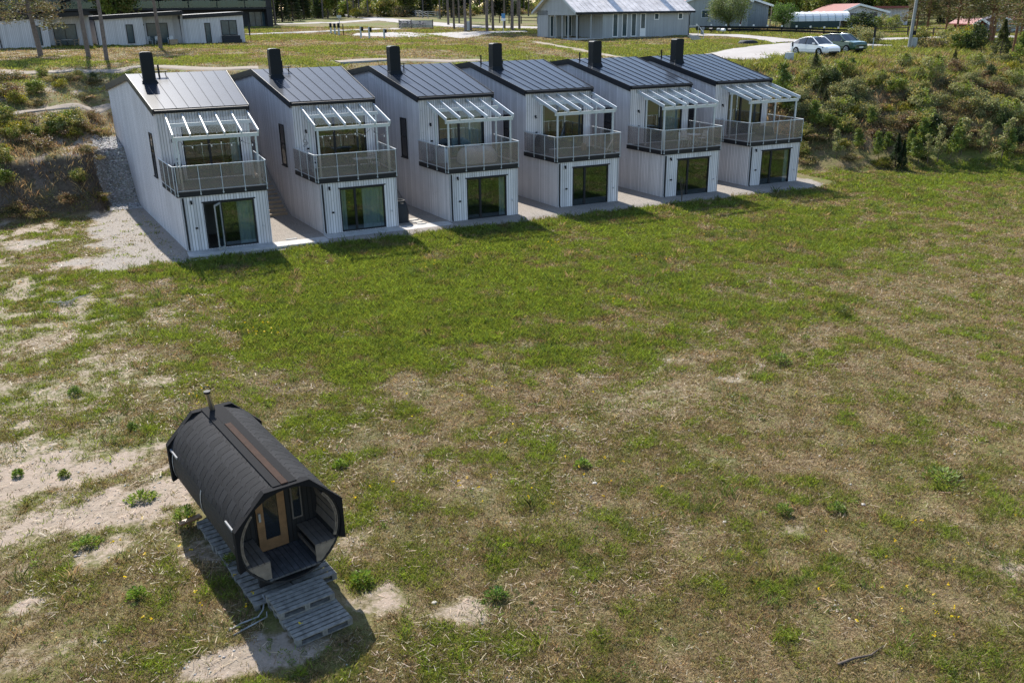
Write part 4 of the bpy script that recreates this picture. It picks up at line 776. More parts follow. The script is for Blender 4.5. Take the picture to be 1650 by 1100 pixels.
def proto(key, fn, bark, *a, **k):
    cm, mb = fn(*a, **k); tmp = mb.build('trunk', M[bark]); tm = tmp.data; bpy.data.objects.remove(tmp); PROTO[key] = (cm, tm)
def plant(key, name, label, cat, loc, sc=1.0, rz=None, group=None, parts=('crown', 'trunk'), rnd=random):
    o = empty(name, label, cat, tuple(loc), rnd.random()*6.28 if rz is None else rz, group); o.scale = (sc, sc, sc) if np.ndim(sc) == 0 else sc
    link(parts[0], PROTO[key][0], o); link(parts[1], PROTO[key][1], o); return o
GRN, GRY, YEL, DRK, BRN, OLV, PIN = (.21, .25, .05), (.28, .28, .12), (.36, .31, .045), (.065, .09, .028), (.28, .195, .10), (.25, .225, .072), (.135, .135, .05)
proto('willow', bush_meshes, 'bark', 1, 1.9, 1.7, 2600, [GRY, GRY, OLV, GRN], .065)
proto('willow2', bush_meshes, 'bark', 2, 2.3, 1.5, 3000, [GRY, OLV, (.10, .12, .05)], .06)
proto('green', bush_meshes, 'bark', 3, 1.7, 1.6, 2600, [GRN, (.09, .14, .03), OLV], .065)
proto('broom', bush_meshes, 'bark', 4, 1.4, 1.1, 2000, [YEL, (.16, .17, .03), OLV], .05)
proto('brown', bush_meshes, 'bark', 5, 1.9, 1.0, 2000, [BRN, (.17, .115, .06), OLV, (.09, .07, .04)], .05)
proto('heath', bush_meshes, 'bark', 6, 2.2, .8, 2200, [(.085, .08, .035), OLV, (.06, .065, .025), BRN], .05)
proto('juniper', bush_meshes, 'bark', 7, 1.2, 1.5, 2600, [DRK, (.045, .065, .025)], .05)
proto('sapling', sapling_meshes, 'bark', 8, 2.8, 1.5, 1700, [GRN, (.12, .17, .04), (.09, .13, .03)], .07)
proto('sapling2', sapling_meshes, 'bark', 9, 3.4, 1.3, 1500, [GRY, (.13, .16, .05)], .065)
proto('youngspruce', spruce_meshes, 'bark', 10, 2.4, 1.3, 2400, [(.038, .056, .022)])
proto('youngpine', spruce_meshes, 'bark', 12, 2.2, 1.6, 2000, [(.075, .085, .03)])
# ------------------------------------------------------------------ shrubs of the right-hand bank, one by one
rr_ = random.Random(5); used_lab = {}
KIND = {'willow': ('leafy_shrub', 'grey-green willow bush', 'bush'), 'willow2': ('leafy_shrub', 'broad grey-green willow bush', 'bush'), 'green': ('leafy_shrub', 'fresh green bush', 'bush'), 'broom': ('leafy_shrub', 'yellow-green broom bush', 'bush'),
        'brown': ('dry_shrub', 'brown half-dead bush', 'bush'), 'heath': ('low_shrub', 'low olive bush', 'bush'), 'juniper': ('juniper', 'dark juniper bush', 'bush'), 'sapling': ('sapling', 'fresh green sapling', 'sapling'), 'sapling2': ('sapling', 'slender grey-green sapling', 'sapling'),
        'youngspruce': ('young_spruce', 'young dark spruce', 'spruce'), 'youngpine': ('young_pine', 'young olive pine', 'pine')}
def where(px, py):
    h = 'beside the rightmost house' if px < 1335 else 'below the white car' if px < 1385 else 'below the green car' if px < 1435 else 'below the utility pole' if px < 1500 else 'below the fence' if px < 1570 else 'below the twin pine trunks' if px < 1615 else 'at the far right'
    t = (py-95)/175; v = 'at the crest' if t < .17 else 'high on the slope' if t < .42 else 'half way up' if t < .66 else 'low on the slope' if t < .85 else 'at the foot of the slope'
    return v+', '+h
def shrub(key, px, py, sc, wfn=where, P=None):
    sc_ = sc; P = at(px, py) if P is None else P; nm, kd, cat = KIND[key]; sz = 'large ' if sc > 1.3 else 'small ' if sc < .75 else ''
    return plant(key, nm, sz+kd+' '+wfn(px, py), cat, P-np.array([0, 0, .05]), .78*sc*np.array([rr_.uniform(.85, 1.2), rr_.uniform(.85, 1.2), rr_.uniform(.85, 1.15)]), None, 'shrubs and saplings on the banks', ('foliage', 'stem'), rr_)
SPEC = [('sapling', 1262, 170, 1.35), ('green', 1266, 175, 1.0), ('green', 1256, 150, .9), ('green', 1272, 160, .8), ('youngspruce', 1442, 270, 1.35), ('youngspruce', 1452, 274, 1.0), ('broom', 1420, 268, 1.0), ('sapling', 1415, 262, .9), ('broom', 1358, 237, .8), ('broom', 1370, 190, 1.1), ('sapling2', 1510, 262, 1.0), ('sapling', 1545, 252, 1.0), ('sapling', 1530, 258, 1.1), ('sapling2', 1613, 258, 1.1), ('sapling', 1625, 258, .9), ('sapling', 1480, 265, 1.0), ('sapling2', 1494, 266, .9),
        ('willow', 1330, 125, 1.0), ('willow', 1318, 130, .9), ('willow', 1300, 128, .8), ('sapling', 1374, 115, .6), ('green', 1376, 122, .6), ('broom', 1494, 112, 1.1), ('broom', 1484, 105, .8), ('green', 1290, 250, .9), ('heath', 1300, 262, .9), ('heath', 1310, 225, 1.2), ('juniper', 1594, 125, 1.0), ('broom', 1625, 118, 1.1), ('broom', 1628, 128, .7), ('brown', 1462, 200, 1.2), ('brown', 1470, 212, 1.0), ('brown', 1600, 150, 1.1), ('juniper', 1320, 190, 1.0), ('willow2', 1305, 195, 1.1), ('brown', 1340, 220, .8)]
for k_ in SPEC: shrub(*k_)
pts = []; tries = 0
while len(pts) < 102 and tries < 9000:
    tries += 1; px = rr_.uniform(1290, 1690); py = rr_.uniform(100, 262)
    if py < 118 and rr_.random() < .75: continue
    if px < 1330 and py > 235: continue
    if any((px-a)**2+((py-b)*1.9)**2 < 20**2 for a, b in pts): continue
    pts.append((px, py)); q = rr_.random(); low = py > 200
    key = ('sapling' if q < .22 else 'sapling2' if q < .36 else 'green' if q < .5 else 'brown' if q < .68 else 'heath' if q < .88 else 'juniper') if low else ('willow' if q < .24 else 'willow2' if q < .44 else 'green' if q < .54 else 'broom' if q < .62 else 'brown' if q < .74 else 'heath' if q < .90 else 'juniper' if q < .95 else 'youngpine')
    shrub(key, px, py, rr_.uniform(.65, 1.25))
def where_left(px, py):
    v = 'below the upper path' if py < 160 else 'beside the middle path' if py < 200 else 'on the lip of the left bank' if py < 245 else 'on the face of the left bank' if py < 320 else 'at the foot of the left bank'
    return v+(', at the left edge' if px < 40 else ', left of the gravel ramp' if px > 100 else ', between edge and ramp')
for k_ in [('brown', 18, 158, 1.2), ('green', 58, 150, .8), ('broom', 30, 168, 1.0), ('heath', 60, 170, .8), ('broom', 100, 208, 1.4), ('green', 88, 214, 1.1), ('green', 122, 206, .9), ('broom', 115, 222, .9), ('broom', 30, 218, 1.0), ('green', 8, 200, .8), ('brown', 135, 212, .8), ('heath', 152, 215, .8), ('green', 6, 300, .9), ('green', 4, 262, .8), ('broom', 10, 245, .7), ('brown', 30, 345, .8), ('heath', 60, 350, .7), ('heath', 12, 352, .9), ('green', 128, 292, .6), ('brown', 110, 330, .8), ('heath', 160, 320, .6), ('broom', 166, 324, .5), ('heath', 158, 258, .5), ('green', 70, 125, .7), ('green', 125, 128, .7), ('heath', 150, 135, .8), ('heath', 90, 132, .9), ('juniper', 152, 128, .5), ('heath', 30, 128, .9), ('heath', 5, 130, 1.0), ('brown', 75, 240, 1.0), ('brown', 50, 232, .9), ('heath', 140, 245, .8)]: shrub(*k_, where_left)

for k in range(24):
    px, py = rr_.uniform(-10, 165), rr_.choice([rr_.uniform(120, 165), rr_.uniform(188, 226), rr_.uniform(195, 226)])
    if py > 290 and px > 140: continue
    shrub(rr_.choice(['broom', 'green', 'heath', 'brown', 'willow', 'broom', 'heath']), px, py, rr_.uniform(.5, 1.0), where_left)
# ------------------------------------------------------------------ cars
def car(label, loc, rz, paint, suv, group='parked cars'):
    o = empty('parked_car', label, 'car', loc, rz, group); w = .93; hr = 1.62 if not suv else 1.66
    if not suv: ST = [(-2.36, .42, .86, .90, .78), (-2.30, .36, 1.02, 1.06, .92), (-1.95, .30, 1.05, 1.17, .98), (-1.25, .26, 1.03, 1.44, 1), (-.6, .25, 1.02, 1.57, 1), (0, .25, 1.0, hr, 1), (.35, .25, .99, 1.58, 1), (1.25, .26, .97, 1.03, 1), (1.75, .28, .90, .95, .98), (2.15, .30, .80, .84, .92), (2.36, .34, .66, .70, .78)]
    else: ST = [(-2.28, .45, .92, .96, .85), (-2.22, .38, 1.08, 1.14, .94), (-2.0, .32, 1.10, 1.30, .98), (-1.75, .30, 1.08, 1.52, 1), (-.8, .28, 1.06, hr, 1), (0, .27, 1.04, hr, 1), (.25, .27, 1.03, 1.62, 1), (1.05, .28, 1.02, 1.10, 1), (1.6, .30, 1.0, 1.05, 1), (2.1, .34, .95, .98, .94), (2.27, .40, .72, .76, .86)]
    rings = []
    for x, zb, zl, zr, k in ST:
        cab = zr-zl > .09; hw = w*k; p4 = (hw*(.74 if cab else .86), zr); H = [(hw*.86, zb), (hw, zb+.14), (hw*1.0, .62), (hw*.965, zl), p4]
        rings.append([(x, -y, z) for y, z in H]+[(x, 0, zr+.03)]+[(x, y, z) for y, z in H[::-1]])
    n = 11; V = sum(rings, []); body, glassL, glassR = MB(), MB(), MB(); gl = MB()
    for i in range(len(ST)-1):
        cab = ST[i][3]-ST[i][2] > .09 or ST[i+1][3]-ST[i+1][2] > .09
        for j in range(n-1):
            q = [rings[i][j], rings[i+1][j], rings[i+1][j+1], rings[i][j+1]]; side = j in (3, 6); topf = j in (4, 5)
            both = ST[i][3]-ST[i][2] > .09 and ST[i+1][3]-ST[i+1][2] > .09
            ((glassL if j == 6 else glassR) if (side and cab) else gl if (topf and cab) else body).add(q, [(0, 1, 2, 3)], True)
        body.add([rings[i][0], rings[i][n-1], rings[i+1][n-1], rings[i+1][0]], [(0, 1, 2, 3)])
    body.add(rings[0], [tuple(range(n))]); body.add(rings[-1], [tuple(range(n))[::-1]]); body.build('body', paint, o); [g_.build('side_windows', M['darkpane'], o) for g_ in (glassL, glassR)]; gl.build('windscreen_and_roof', M['darkpane'], o)
    for s_ in (-1, 1):
        b = MB(); b.bar((-.35, s_*.905, 1.02), (-.30, s_*.70, 1.58), .07, .02, (0, s_, 0)); b.build('door_pillar', M['black'], o)
    for s_ in (-1, 1):
        b = MB(); pl_x = [(q[0], s_*w*q[4]*(.74 if q[3]-q[2] > .09 else .86), q[3]) for q in ST]; i0 = [i for i, q in enumerate(ST) if q[3]-q[2] > .09]; b.path([np.array(pl_x[i])+np.array([0, s_*.005, .005]) for i in range(i0[0]-1, i0[-1]+2)], .045, 6); b.build('roof_rail', paint, o)
    xw = (-1.42, 1.44) if not suv else (-1.32, 1.36)
    for x in xw:
        for s_ in (-1, 1):
            b = MB(); b.tube((x, s_*.70, .36), (x, s_*.935, .36), .405, 20); b.build('wheel_arch', M['black'], o)
            b = MB(); b.tube((x, s_*.72, .345), (x, s_*.945, .345), .345, 22); wh = b.build('wheel', M['black'], o); wh['label'] = None if False else ''
            del wh['label']; b = MB(); y = s_*.952
            for k in range(7):
                a = k*6.283/7; b.bar((x+.05*math.cos(a), y, .345+.05*math.sin(a)), (x+.235*math.cos(a), y, .345+.235*math.sin(a)), .065, .014, (0, s_, 0))
            b.path([(x+.235*math.cos(a), y, .345+.235*math.sin(a)) for a in np.linspace(0, 6.283, 17)], .015, 5); b.build('rim', M['galv'], wh)
    hx = ST[-2][0]
    for s_ in (-1, 1):
        b = MB(); z = .74 if not suv else .80; b.hexa([(hx-.30, s_*.925, z), (hx-.30, s_*.935, z), (hx+.12, s_*.60, z-.05), (hx+.10, s_*.58, z-.05), (hx-.30, s_*.90, z+.10), (hx-.30, s_*.93, z+.10), (hx+.06, s_*.60, z+.04), (hx+.05, s_*.58, z+.04)]); b.build('headlight', M['darkpane'], o)
        b = MB(); b.box(.75, .95, min(s_*.93, s_*1.10), max(s_*.93, s_*1.10), 1.02, 1.16); b.build('wing_mirror', paint, o, bevel=.03)
    b = MB(); xf = ST[-1][0]; b.box(xf-.02, xf+.012, -.26, .26, .50, .61); b.build('number_plate', M['whiteplastic'], o)
    b = MB(); b.box(xf-.05, xf+.006, -.62, .62, .34, .46); 
    if suv: b.box(xf-.04, xf+.008, -.60, .60, .62, .70)
    b.build('grille', M['black'], o)
    return o
M['carwhite'] = mat('white_car_paint', (.76, .77, .78), .25, coat=.8, vary=0); M['cargreen'] = mat('dark_green_car_paint', (.022, .075, .032), .3, .0, coat=.8, vary=0)
for px, py, lb, pt, suv in ((1317.5, 94, 'white electric car with dark glass roof parked at the slope edge', M['carwhite'], False), (1361.5, 88.5, 'dark green sport utility car parked beside the white car', M['cargreen'], True)):
    Pw = at(px, py); c = Pw+np.array([.93, 1.44, 0]); c[2] = zt(c[0], c[1])+.06; car(lb, tuple(c), R_(-90+ (3 if suv else 0)), pt, suv)
# ------------------------------------------------------------------ helper for far buildings
def frame_of(pL, pR, off=0.0):
    L, R = at(*pL), at(*pR); d = R-L; rz = math.atan2(d[1], d[0]); return L, rz, float(np.hypot(d[0], d[1]))
def wbox(o, name, m_, *a):
    b = MB(); b.box(*a); return b.build(name, m_, o)
def fwin(o, x0, x1, z0, z1, y=0.0, fm=None, t=.07, mull=0, nm='window', gm=None):
    b = MB(); fm = fm or M['trim']; b.box(x0, x0+t, y-.05, y-.003, z0, z1); b.box(x1-t, x1, y-.05, y-.003, z0, z1); b.box(x0+t, x1-t, y-.05, y-.003, z1-t, z1); b.box(x0+t, x1-t, y-.05, y-.003, z0, z0+t)
    for k in range(mull): xm = x0+(x1-x0)*(k+1)/(mull+1); b.box(xm-t/2, xm+t/2, y-.048, y-.003, z0+t, z1-t)
    w = b.build(nm, fm, o); b = MB(); b.box(x0+t, x1-t, y-.022, y-.004, z0+t, z1-t); b.build('pane', gm or M['farpane'], w); return w
M['farpane'] = mat('blueish_window_glass', (.045, .075, .088), .08, spec=.35, vary=.3, scale=1.5)
# ---- single-storey white terrace at the top left: three units
UL, URZ, _ = frame_of((20, 78), (394, 69)); ca, sa_ = math.cos(URZ), math.sin(URZ); k_ = 1/ppm(UL)
def uloc(px, base): P = at(px, base); return (P[0], P[1], P[2]-.05)
for j, (px, by, lb) in enumerate([(2, 79, 'low white terrace unit at the top left, half hidden by pine branches'), (158, 75, 'low white terrace unit in the middle of the top left row, garden furniture before it'), (294, 71.5, 'low white terrace unit at the right end of the top left row')]):
    P = uloc(px, by); o = empty('terrace_unit', lb, 'house', P, URZ, 'low white terrace units'); s = 1/ppm(P); fw = 73*s; uw = 137*s if j < 2 else 101*s; x0 = -62*s if j == 0 else 0; hl, hr_ = 2.62, 3.05; rec = 1.7
    H = lambda x: hl+(hr_-hl)*(x/(137*s)); b = MB()
    b.hexa([(x0, 0, -.4), (fw, 0, -.4), (fw, 7, -.4), (x0, 7, -.4), (x0, 0, H(x0)), (fw, 0, H(fw)), (fw, 7, H(fw)), (x0, 7, H(x0))]); 
    if j < 2: b.hexa([(fw+.001, rec, -.4), (uw-.85, rec, -.4), (uw-.85, 7, -.4), (fw+.001, 7, -.4), (fw+.001, rec, H(fw)), (uw-.85, rec, H(uw)), (uw-.85, 7, H(uw)), (fw+.001, 7, H(fw))]); b.hexa([(uw-.849, rec, -.4), (uw, .2, -.4), (uw, 7, -.4), (uw-.849, 7, -.4), (uw-.849, rec, H(uw)), (uw, .2, H(uw)), (uw, 7, H(uw)), (uw-.849, 7, H(uw))])
    else: b.hexa([(fw+.001, .0, -.4), (uw, .0, -.4), (uw, 7, -.4), (fw+.001, 7, -.4), (fw+.001, .0, H(fw)), (uw, .0, H(uw)), (uw, 7, H(uw)), (fw+.001, 7, H(fw))])
    b.build('wall', M['clad2'], o); b = MB()
    xa, xb = x0-.1, uw+.1; b.hexa([(xa, -.2, H(xa)+.003), (xb, -.2, H(xb)+.003), (xb, 7.4, H(xb)+.003), (xa, 7.4, H(xa)+.003), (xa, -.2, H(xa)+.40), (xb, -.2, H(xb)+.40), (xb, 7.4, H(xb)+.40), (xa, 7.4, H(xa)+.40)]); b.build('roof', M['trim'], o)
    if j < 2:
        wx = [46*s, 60*s][j == 0]-(10*s if j == 0 else 0); fwin(o, wx, wx+.72, .25, 2.15); fwin(o, fw+.55, fw+2.75, .05, 2.25, rec, mull=1, nm='terrace_door')
        wbox(o, 'lamp', M['black'], fw+.22, fw+.32, rec-.1, rec-.003, 2.0, 2.12); wbox(o, 'terrace_slab', M['concrete'], fw+.2, uw-.6, -.4, rec-.02, -.1, .02)
    else:
        fwin(o, 38*s, 38*s+.62, .1, 2.2); fwin(o, 64*s, 64*s+1.75, .85, 2.45, mull=1); wbox(o, 'terrace_slab', M['concrete'], 62*s, uw+1.9, -1.3, -.01, -.15, .02)
    b = MB(); b.tube((.08, -.06, .1), (.0, -.06, H(0)), .05, 6); b.build('downpipe', M['trim'], o)
    lc = lambda x, y, z=0: (P[0]+x*ca-y*sa_, P[1]+x*sa_+y*ca, P[2]+z)
    if j == 0:
        table('pale garden table before the top left terrace door', lc(fw+1.55, -.1, .05), .55, .7, M['concrete'], M['black']); cafe_chair('tan garden chair left of the pale table at the top left terrace', lc(fw+.7, -.2, .05), 1.4, M['steps']); cafe_chair('tan garden chair right of the pale table at the top left terrace', lc(fw+2.4, -.2, .05), -1.4, M['steps'])
    if j == 1:
        cafe_chair('blue-grey garden chair at the middle top left terrace, beside the wall corner', lc(fw+.45, .2, .05), 0.3, M['galv'])
        for k, (x, lb2) in enumerate([(1.35, 'white garden chair at the middle top left terrace, left of the trunk'), (2.6, 'white garden chair at the middle top left terrace, right end')]): cafe_chair(lb2, lc(fw+x, .1, .05), .6-k, M['whiteplastic'])
        tag(wbox(None, 'planter_box', M['steps'], fw+2.4, fw+3.2, -.6, -.1, 0, .55), 'brown planter box at the end of the middle top left terrace', 'planter').location = P; bpy.data.objects['planter_box'].rotation_euler = (0, 0, URZ)
    if j == 2:
        b = MB(); b.box(63*s, 63*s+2.0, -.9, -.12, .03, .42); b.box(63*s, 63*s+2.0, -.30, -.1, .42, .82); b.box(63*s, 63*s+.2, -.9, -.3, .42, .62); q = b.build('garden_sofa', M['dark']); q.location = P; q.rotation_euler = (0, 0, URZ); tag(q, 'black garden sofa under the window of the right end terrace unit', 'sofa')
        q = empty('parasol', 'closed dark parasol at the right end of the top left terrace', 'parasol', lc(uw+.45, -.5)); wbox(q, 'foot', M['black'], -.3, .3, -.3, .3, 0, .08); b = MB(); b.tube((0, 0, .08), (0, 0, 2.3), .025, 6); b.build('pole', M['black'], q); b = MB(); b.tube((0, 0, .75), (0, 0, 1.5), .06, 8, .12); b.tube((0, 0, 1.5), (0, 0, 2.25), .12, 8, .03); b.build('folded_canopy', M['dark'], q)
# ---- dark apartment building behind it
P1 = at(441, 43.5); s = 1/ppm(P1); o = empty('apartment_building', 'dark apartment building with glazed balconies behind the white terrace', 'building', (P1[0], P1[1], P1[2]-.1), URZ); LW = 385*s; z1 = 32*s; zst = 31*s
wbox(o, 'wall', M['darkwood'], -LW, -.02, 1.6, 12, -.5, zst*3.2); wbox(o, 'side_screen', M['darkwood'], -.9, 0, .02, 1.598, -.2, zst*3.1)
for lv in (1, 2, 3): wbox(o, 'balcony_slab', M['trim'], -LW, .15, 0, 1.6-.003, zst*lv-.35, zst*lv-.05)
nb = 9
for k in range(nb):
    xa, xb = -LW+LW*k/nb, -LW+LW*(k+1)/nb
    for lv in (0, 1, 2):
        fwin(o, xa+.9, xb-.5, zst*lv+.1, zst*lv+zst*.78, 1.6, M['black'], .08, 2, 'balcony_window', M['farpane'])
        if lv: wbox(o, 'balustrade', M['tealglass'] if 'tealglass' in M else M.setdefault('tealglass', glass_mat('teal_balustrade_glass', (.25, .50, .55), .05)), xa+.1, xb-.02, .03, .05, zst*lv-.04, zst*lv+.95)
    wbox(o, 'partition', M['black'], xb-.10, xb, .06, 1.59, zst-.04, zst*3.0)
# ---- grey gabled house at the top, right of centre
K1, K2 = at(929, 65.5), at(1110, 67.5); rzh = R_(2); zb = K1[2]; hdir = np.array([math.cos(rzh), math.sin(rzh), 0]); hper = np.array([-hdir[1], hdir[0], 0])
def reach(dr, px): q = np.arange(1, 30, .02); x, _, _ = project(K1[None]+dr[None]*q[:, None]); return float(q[np.argmin(abs(x-px))])
LH = reach(hdir, 1110); K2 = K1+hdir*LH
o = empty('detached_house', 'grey boarded house with pale metal gable roof and corner porch', 'house', (K1[0], K1[1], zb), rzh); s = 1/ppm((K1+K2)/2); he = 44*s; DW = min(11.0, max(6.5, reach(hper, 866))); pw = LH*.22; pitch_ = math.tan(R_(27)); ov = .6; zr_ = he+pitch_*(DW/2)
b = MB(); b.box(pw, LH, 0, DW, -.5, he); b.box(0, pw-.001, DW*.72, DW, -.3, he); b.prism([(.02, 0, he+.001), (.02, DW, he+.001), (.02, DW/2, zr_-.05)], (.15, 0, 0)); b.prism([(LH-.15, 0, he+.001), (LH-.15, DW, he+.001), (LH-.15, DW/2, zr_-.05)], (.15, 0, 0)); b.build('wall', M['greywood'], o)
M['oldmetal'] = mat('weathered_pale_sheet_roof', (.60, .56, .54), .5, .0, .4, vary=.3, scale=1.1)
b = MB()
for s_ in (0, 1):
    yy = -ov if s_ == 0 else DW+ov; z_ = he-pitch_*ov; P = [(-.5, yy, z_), (LH+.35, yy, z_), (LH+.35, DW/2, zr_), (-.5, DW/2, zr_)]; b.hexa([(x, y, z) for x, y, z in P]+[(x, y, z+.10) for x, y, z in P])
    for k in range(24): x = -.4+k*(LH+.6)/23; b.bar((x, yy, z_+.12), (x, DW/2, zr_+.12), .04, .04)
b.build('roof', M['oldmetal'], o)
b = MB(); b.box(-.5, LH+.35, -ov-.04, -ov-.002, he-pitch_*ov-.16, he-pitch_*ov+.06); b.build('eaves_board', M['trim'], o)
b = MB(); 
for s_ in (0, 1): yy = -ov if s_ == 0 else DW+ov; b.bar((-.53, yy, he-pitch_*ov), (-.53, DW/2, zr_), .05, .26)
b.build('verge_board', M['galv'], o)
for k, xk in enumerate((.33, .80)): b = MB(); xx = LH*xk; y_ = DW*.28; b.box(xx, xx+.9, y_-.2, y_+.7, zr_-1.4, zr_+.5); b.build('chimney' if k == 0 else 'roof_hatch', M['oldmetal'], o)
wbox(o, 'porch_floor', M['concrete'], -.1, pw-.02, -.1, DW*.72-.01, -.25, .18); 
for x, y in ((.06, .06), (.06, 2.1), (.06, DW*.36), (.06, DW*.54), (pw*.55, .06)): wbox(o, 'porch_post', M['greywood'], x-.07, x+.07, y-.07, y+.07, .181, he-.56 if x < .1 else he-.36)
b = MB(); b.box(.0, .12, .13, DW, he-.55, he-.003); b.box(.13, pw-.001, .0, .12, he-.35, he-.003); b.build('porch_beam', M['greywood'], o)
fwin(o, .3, 1.3, .25, he-.6, DW*.72, M['white'], .09, 1, 'porch_door'); fwin(o, pw-1.2, pw-.2, .25, he-.6, DW*.72, M['white'], .09, 1, 'porch_door')
for k in range(4):
    x = pw+.28*(LH-pw)*.38+k*.95*(LH-pw)/9.2
    if k < 3: fwin(o, x, x+.80, .25, he-.42, 0, M['white'], .10, 0, 'tall_window')
    else: q = fwin(o, x, x+.84, .25, he-.42, 0, M['white'], .12, 0, 'glazed_door'); wbox(q, 'lower_panel', M['white'], x+.1, x+.74, -.058, -.003, .32, 1.2)
for x in (pw+(LH-pw)*.575, pw+(LH-pw)*.855): fwin(o, x, x+.75, he-1.25, he-.45, 0, M['white'], .10, 0, 'small_window')
b = MB(); b.path([(LH-.25, -ov, he-.3), (LH-.12, -.1, he-.75), (LH-.12, -.1, .05)], .05, 6); b.path([(pw*.15, -ov, he-.3), (.2, -.1, he-.7), (.2, -.1, .2)], .05, 6); b.build('downpipe', M['trim'], o)
# ---- grey and blue-grey houses with red roofs
M['redtile'] = mat('red_roof_sheet', (.22, .055, .042), .6, vary=.2, scale=2); M['bluegrey'] = board_mat('blue_grey_boards', (.20, .235, .255), .16, .1, .6, knots=False, stain_amt=.1)
def gable_house(label, pL, pR, dep, he_px, ap_px, wall_m, roof_m, ap_t=.5, along=False):
    L, R = at(*pL), at(*pR); d = R-L; rz = math.atan2(d[1], d[0]); w = float(np.hypot(d[0], d[1])); s = 1/ppm((L+R)/2); he, za = he_px*s, ap_px*s; o = empty('detached_house', label, 'house', (L[0], L[1], min(L[2], R[2])-.05), rz)
    b = MB(); b.prism([(0, 0, -.6), (w, 0, -.6), (w, 0, he), (w*ap_t, 0, za), (0, 0, he)], (0, dep, 0)); b.build('wall', wall_m, o); b = MB()
    for x0, z0, x1, z1 in ((-.5, he-.5*(za-he)/(w*ap_t), w*ap_t, za), (w+.5, he-.5*(za-he)/(w*(1-ap_t)), w*ap_t, za)): P = [(x0, -.5, z0+.01), (x1, -.5, z1+.01), (x1, dep+.5, z1+.01), (x0, dep+.5, z0+.01)]; b.hexa(P+[(x, y, z+.14) for x, y, z in P])
    b.build('roof', roof_m, o); b = MB()
    for x0, z0, x1, z1 in ((-.5, he-.5*(za-he)/(w*ap_t), w*ap_t, za), (w+.5, he-.5*(za-he)/(w*(1-ap_t)), w*ap_t, za)): b.bar((x0, -.53, z0), (x1, -.53, z1), .05, .28)
    b.build('verge_board', M['white'], o); return o, w, he, s
o, w, he, s = gable_house('pale grey house with red roof behind the round willow tree', (1105, 46), (1204, 45), 9, 42, 60, M['sage'], M['redtile'], .62); fwin(o, w*.24, w*.24+1.3, 16*s, 28*s, 0, M['white']); fwin(o, .1, .5, 8*s, 24*s, 0, M['trim'])
o, w, he, s = gable_house('blue-grey house with red roof between the two round trees', (1196, 45), (1236, 44.5), 8, 34, 46, M['bluegrey'], M['redtile'], .05); wbox(o, 'verandah_post', M['steps'], w+.3, w+.45, -.2, -.05, -.3, he-.2); wbox(o, 'verandah_post', M['steps'], w+1.3, w+1.45, -.2, -.05, -.3, he-.3); wbox(o, 'verandah_roof', M['redtile'], w+.52, w+1.9, -.6, 7, he-.45, he-.30)
o, w, he, s = gable_house('white gabled house with red roof behind the greenhouse', (1352, 44), (1424, 43), 10, 23, 34, M['clad2'], M['redtile'], .38); fwin(o, w*.66, w*.66+1.1, 12*s, 22*s, 0, M['trim']); fwin(o, w*.25, w*.56, 6*s, 21*s, 0, M['trim'], mull=1); wbox(o, 'annexe_roof', M['redtile'], w*.75, w+5.5, 2, 9, he+.45, he+.75); wbox(o, 'annexe_wall', M['clad2'], w+.02, w+5.2, 3, 8.5, -.5, he+.44)
o, w, he, s = gable_house('small red cottage glimpsed between the right-hand pines', (1568, 52), (1585, 52), 5, 15, 20, mat('falu_red_boards', (.20, .04, .03), .8), M['redtile'])
o, w, he, s = gable_house('pale grey cottage glimpsed behind the twin pines', (1584, 51), (1625, 52), 6, 20, 27, M['sage'], M['redtile'])
# greenhouse: long white tunnel on a dark green skirt
L, R = at(1273, 46.5), at(1352, 45.5); d = R-L; rz = math.atan2(d[1], d[0]); w = float(np.hypot(d[0], d[1])); s = 1/ppm((L+R)/2); o = empty('greenhouse', 'long white panelled greenhouse on a dark green base', 'greenhouse', (L[0], L[1], L[2]), rz); wbox(o, 'base_wall', mat('dark_green_boards', (.03, .055, .05), .7), 0, w, 0, 3.2, -.4, 10.5*s); b = MB(); A = np.linspace(0, math.pi, 11)
b.prism([(0, 1.6-1.62*math.cos(a), 10.6*s+1.25*math.sin(a)) for a in A], (w+1.6, 0, 0)); b.build('cover', M['white'], o); b = MB()
for k in range(9):
    x = k*(w+1.6)/8; P = [(x, 1.6-1.65*math.cos(a), 10.6*s+1.28*math.sin(a)) for a in A]
    b.path(P, .05, 4)
b.build('hoops', M['galv'], o); wbox(o, 'end_frame', M['trim'], w+1.62, w+1.7, .1, 3.1, -.3, 10*s+1.1)
